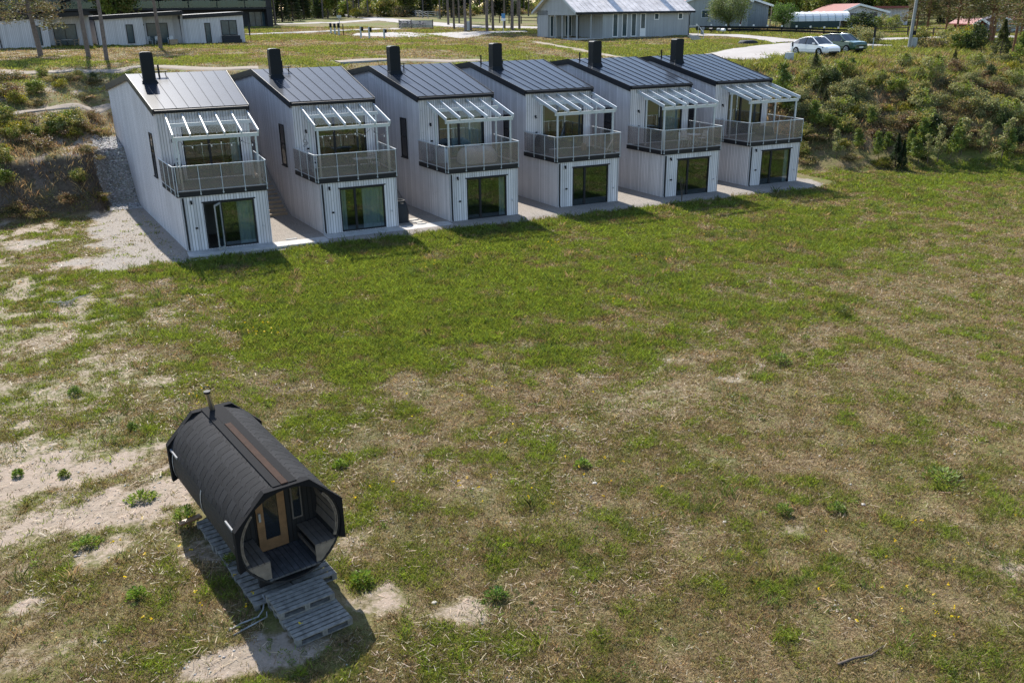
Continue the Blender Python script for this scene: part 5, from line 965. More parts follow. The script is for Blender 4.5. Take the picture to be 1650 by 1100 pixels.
# ---- fences
def fence(label, pts, h, gap, rails, m_, post=.10, tilt=0, name='rail_fence', tops=None, ext=.0):
    Q = [at(*q)[:2] for q in pts]; L_ = np.concatenate([[0], np.cumsum([np.hypot(*(Q[i+1]-Q[i])) for i in range(len(Q)-1)])]); n = min(95, max(2, int(L_[-1]/gap)+1)); t = np.linspace(0, L_[-1], n); X = np.interp(t, L_, [q[0] for q in Q]); Y = np.interp(t, L_, [q[1] for q in Q]); Z = zt(X, Y)
    o = empty(name, label, 'fence', (X[0], Y[0], Z[0]))
    for k in range(n):
        b = MB(); x, y, z = X[k]-X[0], Y[k]-Y[0], Z[k]-Z[0]; b.box(x-post/2, x+post/2, y-post/2, y+post/2, z-.2, z+h)
        if tops: b.k = 1; b.box(x-post/2-.03, x+post/2+.03, y-post/2-.03, y+post/2+.03, z+h, z+h+.22)
        b.build('post', [m_, tops or m_], o)
    for hz, hh in rails:
        b = MB(); r = random.Random(int(hz*100))
        for k in range(n-1):
            tz = tilt*(r.random()-.3); b.bar((X[k]-X[0], Y[k]-Y[0], Z[k]-Z[0]+hz+tz), (X[k+1]-X[0], Y[k+1]-Y[0], Z[k+1]-Z[0]+hz-tz*.5), .06, hh)
        b.build('rail', m_, o)
    return o
fence('low black roadside barrier with white-capped posts below the greenhouse', [(1122, 51), (1180, 51.5), (1240, 53), (1290, 54.5), (1345, 56.5), (1372, 57.5)], .75, 1.9, [(.28, .22), (.60, .22)], M['black'], .10, 0, 'roadside_barrier', M['white'])
fence('dark post and rail fence right of the utility box, in front of the white house', [(1395, 60), (1420, 60), (1440, 59.5), (1462, 59)], 1.15, 3.0, [(.55, .1), (1.0, .1)], M['bark'], .14)
fence('dark post and rail fence running behind the right-hand pines', [(1468, 61), (1500, 60.5), (1540, 60), (1600, 59.5), (1670, 60)], 1.1, 2.6, [(.5, .1), (.95, .1)], M['bark'], .13)
fence('grey split-pole fence on the grassy rise beyond the bicycles', [(574, 16), (595, 19), (620, 22), (650, 26.5), (685, 30), (706, 31)], 1.5, 5, [(.5, .12), (.95, .12), (1.35, .12)], M['greytimber'], .16, .5)
fence('dark post and rail fence under the middle pines, left of the grey house', [(790, 37), (830, 38.5), (866, 39.5)], 1.2, 3.0, [(.5, .1), (1.0, .1)], M['bark'], .14)
# ---- charging posts, bicycle screen, signs, pole
CG = 'car charging posts at the gravel yard'
for k, (px, py, h, lb) in enumerate([(533.5, 55.5, 17, 'grey charging post with dark box, leftmost of the row at the yard'), (540, 56, 17, 'grey charging post with dark box, second from the left'), (546.5, 57.5, 19, 'grey charging post with dark box, third from the left, beside the thin dark post'), (582, 61.5, 17, 'grey charging post with dark box alone at the yard edge, left of the close pair'), (595.5, 63.5, 18.5, 'grey charging post with dark box right of the first yard post'), (619.5, 63, 15, 'grey charging post with dark box, rightmost in the yard')]):
    P = at(px, py); s = 1/ppm(P); o = empty('charging_post', lb, 'charging post', P, .3, CG); wbox(o, 'post', M['galv'], -.09, .09, -.07, .07, -.1, h*s); wbox(o, 'charger_box', M['black'], .02 if k > 2 else -.12, .32 if k > 2 else .12, -.12, .13, h*s*.60, h*s*.97)
P = at(553.5, 57.5); tag(wbox(None, 'bollard', M['black'], -.05, .05, -.05, .05, -.1, 17/ppm(P)), 'thin dark post right of the third charging post', 'post').location = P
P = at(547, 40); s = 1/ppm(P); o = empty('road_sign', 'small grey sign post beyond the charging posts', 'sign', P); wbox(o, 'post', M['galv'], -.05, .05, -.05, .05, -.1, 14*s); wbox(o, 'plate', M['galv'], -.4, .4, -.07, -.051, 10*s, 14*s)
L, R = at(643, 46.5), at(697, 47); d = R-L; rz = math.atan2(d[1], d[0]); w = float(np.hypot(d[0], d[1])); s = 1/ppm(L); o = empty('bicycle_screen', 'grey slatted timber screen with bicycles leaning against it', 'screen', L, rz)
for x0, x1 in ((0.05, w*.36), (w*.36+.12, w)):
    b = MB()
    for k in range(7): z = .1+k*(12*s-.1)/7; b.box(x0, x1, 0, .04, z, z+(12*s)/7*.82)
    b.build('slat_panel', M['greytimber'], o)
for x in (0, w*.36+.06, w): wbox(o, 'post', M['bark'], x-.06, x+.06, .045, .15, -.2, 13*s)
def bike(label, loc, rz):
    o = empty('bicycle', label, 'bicycle', loc, rz, 'bicycles at the screen'); 
    for x in (-.52, .52): b = MB(); b.path([(x+.33*math.cos(a), 0, .34+.33*math.sin(a)) for a in np.linspace(0, 6.283, 19)], .022, 5); [b.tube((x, 0, .34), (x+.32*math.cos(a), 0, .34+.32*math.sin(a)), .006, 4) for a in np.linspace(0, 6.28, 9)]; b.build('wheel', M['black'], o)
    b = MB(); [b.tube(p, q, .022, 6) for p, q in (((-.52, 0, .34), (-.1, 0, .32)), ((-.1, 0, .32), (-.22, 0, .85)), ((-.52, 0, .34), (-.2, 0, .75)), ((-.2, 0, .75), (.36, 0, .80)), ((-.1, 0, .32), (.36, 0, .72)), ((.52, 0, .34), (.34, 0, .95)))]; b.build('frame', M['purple'], o)
    b = MB(); b.path([(.30, -.28, 1.0), (.36, -.1, .98), (.36, .1, .98), (.30, .28, 1.0)], .018, 5); b.build('handlebar', M['black'], o); wbox(o, 'saddle', M['black'], -.36, -.12, -.07, .07, .86, .93)
M['purple'] = mat('dark_purple_paint', (.07, .035, .10), .4)
c_, s__ = math.cos(rz), math.sin(rz)
for x, lb in ((.9, 'dark bicycle at the left end of the slatted screen'), (2.3, 'purple bicycle near the middle post of the slatted screen'), (w*.72, 'dark bicycle alone before the right half of the slatted screen')): bike(lb, (L[0]+x*c_+.45*s__, L[1]+x*s__-.45*c_, L[2]+.12), rz+.05)
P = at(811, 51); s = 1/ppm(P); o = empty('road_sign', 'small blue and white sign on a post among the middle pines', 'sign', P); wbox(o, 'post', M['galv'], -.04, .04, -.04, .04, -.1, 27*s); wbox(o, 'blue_plate', mat('blue_sign_face', (.05, .22, .42), .4), -.28, .28, -.07, -.041, 20*s, 27*s); wbox(o, 'white_plate', M['white'], -.34, .34, -.07, -.041, 16*s, 19.6*s)
P = at(755, 49.5); s = 1/ppm(P); tag(wbox(None, 'utility_cabinet', M['galv'], -.25, .25, -.2, .2, -.1, 14*s), 'small grey utility cabinet between two middle pine trunks', 'cabinet').location = P
P = at(1464, 80.5); o = empty('utility_pole', 'grey timber utility pole with leaning brace and small boxes', 'pole', P); b = MB(); b.path([(0, 0, -.3), (.25, .1, 4), (.55, .2, 9)], .15, 8, .12); b.build('pole', M['greytimber'], o); b = MB(); b.path([(1.2, 1.0, -.3), (.85, .5, 4), (.55, .2, 8)], .11, 8, .09); b.build('brace', M['bark'], o); wbox(o, 'meter_box', M['black'], .30, .62, -.1, .12, 1.35, 1.75); wbox(o, 'cabinet', M['galv'], .35, .75, -.25, .1, -.1, 1.1)
P = at(1405.5, 83); s = 1/ppm(P); o = empty('sign_post', 'dark narrow sign board on a thin post right of the green car', 'sign', P); wbox(o, 'post', M['galv'], -.03, .03, -.03, .03, -.1, 26*s); wbox(o, 'board', M['trim'], -.14, .14, -.06, -.031, 21*s, 37*s)
P = at(1271, 100); tag(wbox(None, 'utility_cabinet', M['galv'], -.32, .32, -.2, .2, -.1, .75), 'grey cabinet at the crest, left of the white car', 'cabinet').location = P
P = at(1275.5, 91.5); o = empty('marker_post', 'white marker post with dark top behind the white car', 'post', P); wbox(o, 'post', M['white'], -.05, .05, -.05, .05, -.1, .85); wbox(o, 'top', M['black'], -.05, .05, -.05, .05, .851, 1.25)
P = at(1131, 57.5); s = 1/ppm(P); o = empty('water_pump', 'blue-green standing pump post beside the grey house', 'pump', P); wbox(o, 'post', M['bluegrey'], -.14, .14, -.14, .14, -.1, 9*s); wbox(o, 'head', M['bluegrey'], -.22, .22, -.2, .2, 9*s+.002, 12.5*s)
for px, py, lb, m_ in ((1146, 54, 'black letter box left of the pale ones by the road', 'black'), (1158, 54.5, 'dark blue letter box by the road', 'bluegrey'), (1165, 55, 'white round-topped letter box by the road', 'white'), (1176, 55, 'black letter box right of the white one', 'black')):
    P = at(px, py); s = 1/ppm(P); o = empty('letter_box', lb, 'letter box', P, .2, 'letter boxes by the road'); wbox(o, 'post', M['bark'], -.04, .04, -.04, .04, -.1, 4*s); b = MB(); A = np.linspace(0, math.pi, 9); b.prism([(-.22, -.25, 4*s+.002), (.22, -.25, 4*s+.002)]+[(.22*math.cos(a), -.25, 5.5*s+.22*math.sin(a)) for a in A], (0, .5, 0)); b.build('box', M[m_], o)
P = at(1116, 66.5); s = 1/ppm(P); o = empty('steps_railing', 'small grey stair with railing at the right end of the grey house', 'stair', P, rzh); [wbox(o, 'tread', M['greytimber'], .1, 1.4, -.1+k*.3, .2+k*.3, .15*k, .15*k+.14) for k in range(4)]; b = MB(); b.path([(1.45, -.1, .9), (1.45, .9, 1.6), (.1, .9, 1.6)], .03, 5); b.path([(1.45, -.1, 0), (1.45, -.1, .9)], .03, 5); b.path([(1.45, .9, 0), (1.45, .9, 1.6)], .03, 5); b.build('railing', M['galv'], o)
P = at(1205, 71); lump('stone_heap', 'low dark heap of stones on the grass right of the grey house', 'heap', (P[0], P[1], P[2]-.03), 1.1, .6, .4, M['dark'], 6)
P = at(590, 101.5); b = MB(); b.bar((-2.2, -.3, .06), (1.9, .5, .10), .18, .14); tag(b.build('log', M['greytimber'], None, P), 'long grey log on the grass behind the third house roof', 'log')
# ------------------------------------------------------------------ trees
proto('pineA', pine_meshes, 'pinebark', 21, 15, .21, .36, 2.9, 6500, [PIN, (.105, .092, .04), (.06, .065, .03)])
proto('pineB', pine_meshes, 'pinebark', 22, 17, .20, .45, 2.5, 6000, [PIN, (.095, .085, .036), (.055, .06, .026)])
proto('pineR', pine_meshes, 'redbark', 23, 12, .16, .24, 2.6, 7500, [(.10, .095, .036), PIN, (.13, .10, .04)])
proto('pineL', pine_meshes, 'pinebark', 24, 13, .24, .24, 3.3, 12000, [(.125, .105, .05), (.10, .085, .04), PIN], (-.9, 0))
proto('spruceT', spruce_meshes, 'bark', 25, 13, 4.6, 9000, [(.035, .048, .02)])
proto('broadA', broad_meshes, 'bark', 26, 10, 7, 9000, [GRN, OLV, (.075, .11, .025)], .17)
proto('broadB', broad_meshes, 'bark', 27, 8.5, 6.5, 8000, [(.12, .165, .04), GRN, YEL], .15)
proto('willowT', broad_meshes, 'bark', 28, 5.6, 6.2, 15000, [(.17, .20, .085), (.14, .18, .06), (.11, .145, .045)], .085, .2, 110)
proto('roundT', broad_meshes, 'bark', 29, 3.6, 3.6, 6500, [(.10, .17, .04), (.085, .14, .035)], .075, .1, 70)
def tree(key, P, sc, label, group=None, rz=None, name=None, cat='tree'):
    return plant(key, name or {'p': 'pine_tree', 's': 'spruce_tree', 'b': 'broadleaf_tree', 'w': 'willow_tree', 'r': 'round_tree'}[key[0]], label, cat, np.array(P)-np.array([0, 0, .1]), sc, rz, group)
for px, py, key, sc, rz, lb in [(66, 91, 'pineL', 1.0, 0.15, 'leaning pine with low needle branches before the top left terrace'), (143, 94, 'pineB', 1.0, 2.0, 'straight thick pine trunk before the top left terrace, nearest the middle unit'), (172, 97, 'pineB', .9, 4.1, 'slimmer bent pine just right of the thick trunk at the top left'), (259, 79.5, 'pineA', .95, 1.2, 'single pine before the middle terrace unit, nearest the right end')]:
    tree(key, at(px, py), sc, lb, 'pines before the white terrace', rz)
MP = [(709, 31.5), (722.5, 41.5), (732, 47), (740, 38), (750, 52), (758.5, 49.5), (785, 50.5), (794.5, 49.5), (813, 46.5), (825, 50), (837, 48)]
ML = ['farthest thin trunk at the left end of the middle pine stand', 'pale thick pine at the left of the middle stand, by the road', 'dark thin pine third from the left of the middle stand', 'dark far pine behind the road in the middle stand', 'pale pine just left of the small grey cabinet', 'pine just right of the small grey cabinet', 'tall pine left of the close middle pair, right of the blue sign', 'pine leaning against the view right of the blue sign', 'thin grey pine between the sign pines and the thickest trunk', 'thickest pine trunk at the right of the middle stand', 'dark pine nearest the grey house porch']
for k, (q, lb) in enumerate(zip(MP, ML)): tree('pineB' if k % 2 else 'pineA', at(*q), [.8, 1.0, .85, .8, 1.05, 1.0, 1.1, 1.05, .8, 1.25, .9][k], lb, 'pines of the middle stand', k*1.7)
RP = [(1474, 66, .75, 'thin pine just right of the utility pole'), (1491, 67, .9, 'orange-tinted pine second right of the utility pole'), (1539, 67, .85, 'dark pine in the middle of the right-hand stand'), (1557, 61, .8, 'slim pine behind the fence in the right-hand stand'), (1592, 72, 1.15, 'left one of the twin pine trunks at the right'), (1598, 71, 1.15, 'right one of the twin pine trunks, with orange bark'), (1632, 88, .85, 'slim pine in the shrubs at the far right'), (1641, 77, .9, 'bushy pine at the right edge of the photo'), (1522, 63, .8, 'pine with low olive branches between the pole and the twin trunks'), (1612, 66, .9, 'pine behind the twin trunks on their right'), (1655, 95, .9, 'pine cut by the right edge, above the bank')]
for k, (px, py, sc, lb) in enumerate(RP): tree('pineR', at(px, py), sc, lb, 'pines of the right-hand stand', k*2.3)
LP = [(444, 41, 'pineA', .9, 'pine at the corner of the dark apartment building'), (472, 34, 'spruceT', .9, 'dark spruce right of the apartment building, first in the row'), (455, 36, 'spruceT', .8, 'dark spruce close behind the corner pine'), (490, 31, 'spruceT', .85, 'dark spruce in the middle of the left wood edge'), (512, 25, 'pineB', .9, 'thin pine left of the close pair by the far road'), (522.7, 28, 'pineB', .9, 'left one of the close pine pair by the far road'), (529.5, 24, 'pineB', .9, 'right one of the close pine pair by the far road'), (500, 29, 'broadA', .7, 'leafy tree at the left wood edge')]
for px, py, key, sc, lb in LP: tree(key, at(px, py), sc, lb, 'trees of the left wood edge')
P = at(1173, 49.5); tree('willowT', P, 66/ppm(P)/6.2, 'big round grey-green willow tree before the grey houses')
P = at(1261, 48); tree('roundT', P, 42/ppm(P)/3.6, 'small fresh green round tree at the left end of the greenhouse')
for px, py, sc, key, lb in [(517, 16, .55, 'broadB', 'bright yellow-green bush at the far road bend'), (590, 13, .6, 'broadB', 'bright yellow-green tree behind the split-pole fence')]: tree(key, at(px, py), sc, lb, rz=1.0)
P = at(1385, 50); plant('juniper', 'juniper', 'wide dark green juniper before the white gabled house', 'bush', P, (4.2, 2.6, 1.6), 0, None, ('foliage', 'stem'))
P = at(1322, 31); plant('brown', 'hedge', 'orange-brown hedge behind the greenhouse', 'hedge', (P[0], P[1], P[2]), (5.0, 1.6, 3.2), .3, None, ('foliage', 'stem'))
for px, py, lb, k, sc in [(1115, 44, 'brownish bush at the right end of the grey house', 'brown', 1.6), (1420, 48, 'leafy green bush left of the utility box by the white house', 'green', 1.3), (1436, 50, 'pale round bush by the white house fence', 'willow', 1.3), (1480, 74, 'green bush at the foot of the utility pole', 'green', 1.2), (1385, 69, 'grey dry bush behind the green car', 'willow2', 1.2), (1402, 72, 'grey dry bush right of the green car', 'willow2', 1.1), (1525, 76, 'grey-green bush at the fence below the right-hand pines', 'willow', 1.2), (1555, 75, 'yellow flowering bush at the fence, left of the twin pines', 'broom', 2.0), (1570, 84, 'dark bush below the twin pines', 'juniper', 1.7), (1545, 82, 'green bush beside the yellow flowering one', 'green', 1.4), (1610, 98, 'young pine at the top right corner of the bank', 'youngpine', 1.5), (1640, 108, 'fresh sapling at the top right corner of the bank', 'sapling', 1.0), (1500, 80, 'low dark bush on the crest right of the pole', 'heath', 1.4)]:
    P = at(px, py); plant(k, KIND[k][0], lb, KIND[k][2], P, sc, None, 'bushes by the houses', ('foliage', 'stem'))
# the wood behind everything, tree by tree
wr = random.Random(17); WK = ['pineA', 'pineB', 'spruceT', 'broadA', 'broadB', 'pineR']
WL = {'pineA': 'tall pine in the wood behind', 'pineB': 'tall slim pine in the wood behind', 'spruceT': 'dark spruce in the wood behind', 'broadA': 'dark leafy tree in the wood behind', 'broadB': 'light leafy tree in the wood behind', 'pineR': 'orange-barked pine in the wood behind'}
def near_what(px): return 'the apartment building' if px < 430 else 'the far road' if px < 600 else 'the bicycle screen' if px < 700 else 'the middle pine stand' if px < 850 else 'the grey gabled house' if px < 1110 else 'the round willow' if px < 1240 else 'the greenhouse' if px < 1350 else 'the white gabled house' if px < 1470 else 'the right-hand pine stand'
def wood(px, D, key, sc):
    d = ray(px, 20); d = d/math.hypot(d[0], d[1]); P = CAM+d*D; P[2] = zt(P[0], P[1]); tree(key, P, sc, WL[key]+' '+near_what(px), 'trees of the wood behind')
for k in range(150):
    px = -40+k*11.6+wr.uniform(-7, 7); D = wr.uniform(150, 235) if not (430 < px < 900) else wr.uniform(235, 330)
    if 1060 < px: D = wr.uniform(178, 230)
    q = wr.random(); key = WK[0 if q < .18 else 1 if q < .32 else 2 if q < .50 else 3 if q < .78 else 4 if q < .93 else 5]; wood(px, D, key, wr.uniform(.8, 1.2))
for k in range(46):
    px = wr.choice([wr.uniform(1090, 1650), wr.uniform(1240, 1460), wr.uniform(1490, 1680)]); wood(px, wr.uniform(158, 178), WK[wr.choice([2, 3, 3, 4, 3])], wr.uniform(.5, .75))

# undergrowth and young trees along the edge of the wood
for k in range(60):
    px = 440+k*7.6+wr.uniform(-5, 5); D = wr.uniform(215, 300); d = ray(px, 20); d = d/math.hypot(d[0], d[1]); P = CAM+d*D; P[2] = zt(P[0], P[1]); ky = wr.choice(['green', 'heath', 'willow', 'heath', 'juniper', 'broom'])
    plant(ky, KIND[ky][0], KIND[ky][1]+' at the edge of the wood behind '+near_what(px), 'bush', P, wr.uniform(1.6, 3.4), None, 'undergrowth bushes of the wood', ('foliage', 'stem'))
for k in range(44):
    px = 425+k*10.5+wr.uniform(-5, 5); wood(px, wr.uniform(205, 260), wr.choice(['pineA', 'pineB', 'spruceT', 'spruceT', 'broadA', 'pineB']), wr.uniform(.8, 1.15))
# ------------------------------------------------------------------ grass, weeds, stones: what nobody could count
GR = np.random.default_rng(99)
def blades(P, h, w, col, lean, nb, spread, rg, curl=.35):
    """tufts of nb narrow two-piece blades round each point of P"""
    n = len(P); N = n*nb; B = np.repeat(P, nb, 0)+np.concatenate([rg.normal(size=(N, 2))*np.repeat(spread, nb)[:, None], np.zeros((N, 1))], 1)
    B[:, 2] = zt(B[:, 0], B[:, 1])-.012; H = np.repeat(h, nb)*(.45+.8*rg.random(N)); Wd = np.repeat(w, nb)*(.7+.6*rg.random(N)); a = rg.random(N)*6.283
    L = np.repeat(lean, nb)*(.3+rg.random(N)); D = np.stack([np.cos(a)*L, np.sin(a)*L, np.ones(N)], 1); D /= np.linalg.norm(D, axis=1, keepdims=True)
    t = np.stack([-np.sin(a), np.cos(a), np.zeros(N)], 1)*Wd[:, None]*.5; ph = rg.random(N)*6.283; t = t*np.cos(ph)[:, None]+np.cross(D, t)*np.sin(ph)[:, None]
    mid = B+D*(H*.55)[:, None]; tip = mid+(D+np.stack([np.cos(a), np.sin(a), -.35*np.ones(N)], 1)*curl)*(H*.5)[:, None]
    V = np.stack([B-t, B+t, mid+t*.8, tip, mid-t*.8], 1).reshape(-1, 3); F = np.arange(N*5).reshape(N, 5)
    C = np.repeat(col, nb, 0)*(1+rg.normal(size=(N, 1))*.20); C = np.clip(C*(1+rg.normal(size=(N, 3))*.06), .005, .8); return V, F, np.repeat(C, 5, 0)
def in_view(P, mx=520, my=320):
    x, y, z = project(P); return (z > 2) & (x > -mx) & (x < 1650+mx) & (y > -60) & (y < 1100+my)
def blocked(u, v):
    m = np.zeros(len(u), bool)
    for (hx, hy, _) in HO: m |= (u > hx-SP*np.maximum(v-hy, 0)-.25) & (u < hx+W+.15) & (v > hy-1.36) & (v < hy+19.3)
    m |= (u > -.05) & (u < 40.3) & (v > -1.1) & (v < 12)
    c, s = math.cos(.184), math.sin(.184); lx = (u-SX)*c+(v-SY)*s; ly = -(u-SX)*s+(v-SY)*c; m |= (abs(lx) < .92) & (ly > -1.55) & (ly < 4.4); return m
ROADS = [o for o in SC.objects if o.get('kind') == 'structure' and o.name != 'ground']
_rp = np.concatenate([np.array([c for vv in o.data.vertices for c in vv.co]).reshape(-1, 3)[:, :2] for o in ROADS]); _cell = set(map(tuple, np.floor(_rp/.8).astype(int)))
def on_road(u, v): q = np.floor(np.stack([u, v], 1)/.8).astype(int); return np.array([tuple(k) in _cell for k in q])
def sample(n, dmin, dmax, power=1.5):
    d = GR.random(n); lo, hi = dmin, dmax; p = 2-power
    D = (lo**p+(hi**p-lo**p)*d)**(1/p); a = YAW+(GR.random(n)-.5)*1.56; u = CAM[0]+D*np.sin(a)/np.cos(a-YAW); v = CAM[1]+D*np.cos(a)/np.cos(a-YAW); return u, v, D
LUSHC, OLIVEC, STRAW, DRYB = np.array([.185, .235, .042]), np.array([.205, .195, .056]), np.array([.41, .31, .155]), np.array([.225, .155, .082])
u, v, D = sample(400000, 9, 62, 1.2); z = zt(u, v); P = np.stack([u, v, z], 1)
ok = in_view(P) & ~blocked(u, v) & (z < 1.2); u, v, D, P = u[ok], v[ok], D[ok], P[ok]
ba, lu, gt = masks(u, v); n1 = fbm(u*1.3, v*1.3, 71, 3); n2 = fbm(u*.35, v*.35, 81, 3); n5 = fbm(u*3.3, v*3.3, 91, 2)
keep = GR.random(len(u)) < np.clip(1.02-.97*sstep(.12, .50, ba+(n5-.5)*.35)-.97*sstep(.1, .45, gt), .05, 1)*np.clip(.34+1.0*lu+(n1-.42)*2.4, .10, 1)
u, v, D, P, lu, n1, n2, n5 = (q[keep] for q in (u, v, D, P, lu, n1, n2, n5)); n = len(u)
dry = sstep(-17, -29, v)*sstep(-2, 9, u)*.16+sstep(16, 32, u)*.08; g = np.clip(lu*.62+(n1-.5)*1.7+(n5-.5)*1.1+(n2-.5)*.5+.665-dry+GR.normal(size=n)*.12, 0, 1); C = np.where((g > .72)[:, None], LUSHC+(OLIVEC-LUSHC)*((1-g)/.28).clip(0, 1)[:, None], np.where((g > .40)[:, None], OLIVEC+(STRAW*.62-OLIVEC)*(((.72-g)/.32).clip(0, 1)[:, None]), np.where((GR.random(n) < .55)[:, None], STRAW, DRYB)))
# the worn right-hand side is straw more than green
C = C*(.70+.5*GR.random((n, 1))+.35*(n5[:, None]-.5)); hgt = (.060+.085*lu+.05*n2+.12*np.clip(n5-.58, 0, 1)*2)*(.55+.9*GR.random(n)); edge = sstep(-2.6, -1.5, v)*sstep(0, 1, u)*sstep(41, 40, u); hgt = hgt*(1+.4*edge); wd = np.maximum(.012, .00072*D)
V_, F_, C_ = blades(P, hgt, wd, C, .55+.5*GR.random(n), 8, .035+.0016*D, GR); tag(link('grass', npmesh('grass', V_, F_, M['grass'], C_)), kind='stuff'); print('grass blades', len(F_))
# taller tufts, mostly in the lush strip and along the slabs
u, v, D = sample(70000, 12, 60, .7); z = zt(u, v); P = np.stack([u, v, z], 1); ok = in_view(P) & ~blocked(u, v) & (z < .8); u, v, D, P = u[ok], v[ok], D[ok], P[ok]; ba, lu, gt = masks(u, v); nn = fbm(u*.55, v*.55, 131, 3); edge = sstep(-3.2, -1.4, v)*sstep(0, 1, u)*sstep(41, 40, u)
keep = GR.random(len(u)) < np.clip((nn-.44)*1.1, 0, .3)*(.10+.9*lu)*(1-gt)*(1-ba)+.10*edge; u, v, D, P, edge = u[keep], v[keep], D[keep], P[keep], edge[keep]; n = len(u); k_ = GR.random(n)
C = np.where((k_ < .55)[:, None], np.array([.115, .155, .040]), np.where((k_ < .8)[:, None], OLIVEC, STRAW*.8))*(.7+.5*GR.random((n, 1)))
V_, F_, C_ = blades(P, (.16+.20*GR.random(n)**1.5), np.maximum(.014, .00062*D), C, .35+.35*GR.random(n), 26, .07+.10*GR.random(n), GR); tag(link('tall_grass', npmesh('tall_grass', V_, F_, M['grass'], C_)), kind='stuff'); print('tall', n)
# short dead thatch over the whole field: one small blade each, lying nearly flat
u, v, D = sample(1900000, 9, 60, 1.1); z = zt(u, v); P = np.stack([u, v, z], 1); ok = in_view(P, 480, 260) & ~blocked(u, v) & (z < 1.2); u, v, P, D = u[ok], v[ok], P[ok], D[ok]; ba, lu, gt = masks(u, v); n1 = fbm(u*1.1, v*1.1, 171, 3); n5 = fbm(u*4, v*4, 191, 2)
keep = GR.random(len(u)) < np.clip(1.05-1.15*sstep(.15, .6, ba+(n5-.5)*.4)-.95*sstep(.1, .45, gt), .02, 1)*np.clip(.75-.35*lu, .1, 1); u, v, P, D, lu, n1, n5 = u[keep], v[keep], P[keep], D[keep], lu[keep], n1[keep], n5[keep]; n = len(u)
g = np.clip(lu*.5+(n1-.5)*1.6+(n5-.5)*.9+.42+GR.normal(size=n)*.2, 0, 1); C = np.where((g > .62)[:, None], OLIVEC*.85, np.where((GR.random(n) < .5)[:, None], STRAW*.85, DRYB))*(.65+.85*GR.random((n, 1))); a = GR.random(n)*6.283; L = (.035+.075*GR.random(n)**1.5)*(1+.006*D)
Dn = np.stack([np.cos(a), np.sin(a), .15+.7*GR.random(n)**1.5], 1)*L[:, None]; sd = np.stack([-np.sin(a), np.cos(a), .3*GR.normal(size=n)], 1)*np.maximum(.006, .00042*D)[:, None]; P[:, 2] += .004
V_ = np.stack([P-sd, P+sd, P+Dn], 1).reshape(-1, 3); tag(link('dry_grass', npmesh('dry_grass', V_, np.arange(3*n).reshape(n, 3), M['grass'], np.repeat(np.clip(C, .01, .7), 3, 0))), kind='stuff'); print('thatch', n)
# coarse stones on the ramp beside the first house
u = GR.uniform(-3.9, -.3, 14000); v = GR.uniform(12.2, 18.5, 14000); gm = masks(u, v)[2]; ok = (u < left(v)-.05) & (GR.random(14000) < .75*sstep(.3, .8, gm)); P = np.stack([u, v, zt(u, v)], 1)[ok]; n = len(P); s = .03+.07*GR.random(n)**2; q = rdir(n*6, GR).reshape(n, 6, 3)*.25+np.array([[1, 0, 0], [0, 1, 0], [-1, 0, 0], [0, -1, 0], [0, 0, .7], [0, 0, -.7]])[None]
V_ = (P[:, None]+q*s[:, None, None]).reshape(-1, 3); tri = np.array([[0, 1, 4], [1, 2, 4], [2, 3, 4], [3, 0, 4], [1, 0, 5], [2, 1, 5], [3, 2, 5], [0, 3, 5]]); F_ = (tri[None]+6*np.arange(n)[:, None, None]).reshape(-1, 3); M['pebble'] = leaf_mat('pebbles', 0.0, .9); tag(link('ramp_stones', npmesh('ramp_stones', V_, F_, M['pebble'], np.repeat(tint((.36, .345, .33), n, GR, .3, .03), 6, 0))), kind='stuff')
# upper meadow and banks
u, v, D = sample(245000, 38, 150, 1.35); z = zt(u, v); P = np.stack([u, v, z], 1); ok = in_view(P) & ~blocked(u, v) & (z >= 1.0); u, v, D, P = u[ok], v[ok], D[ok], P[ok]; ok = ~on_road(u, v); u, v, D, P = u[ok], v[ok], D[ok], P[ok]
ba, lu, gt = masks(u, v); n1 = fbm(u*.9, v*.9, 72, 3); n2 = fbm(u*.3, v*.3, 82, 3); n = len(u)
leftb = (u < -1) & (v < 18); keep = (GR.random(n) < np.clip(.35+.7*lu+(n1-.4)*1.6, .12, 1)*np.where(leftb, .8, 1)*(1-.97*sstep(.15, .5, gt))) & ~((u > 1) & (u < 40) & (v < 19))
u, v, D, P, lu, n1, n2 = (q[keep] for q in (u, v, D, P, lu, n1, n2)); n = len(u); bank = ((u > 40) & (v < 24)) | ((u < -1) & (v < 22)); g = np.clip(lu*.9+(n1-.5)*1.3+.18+GR.normal(size=n)*.12-.26*bank, 0, 1)
C = np.where((g > .6)[:, None], LUSHC*.5+OLIVEC*.5, np.where((g > .36)[:, None], OLIVEC*.6+STRAW*.25, np.where((GR.random(n) < .5)[:, None], STRAW*.85, DRYB*.85)))*(.8+.45*GR.random((n, 1)))
hgt = (.10+.10*lu+.22*bank*(.4+n2))*(.6+.8*GR.random(n))
V_, F_, C_ = blades(P, hgt, np.maximum(.02, .00075*D), C, .5+.4*GR.random(n), 6, .06+.0018*D, GR); tag(link('meadow_grass', npmesh('meadow_grass', V_, F_, M['grass'], C_)), kind='stuff'); print('upper blades', len(F_))
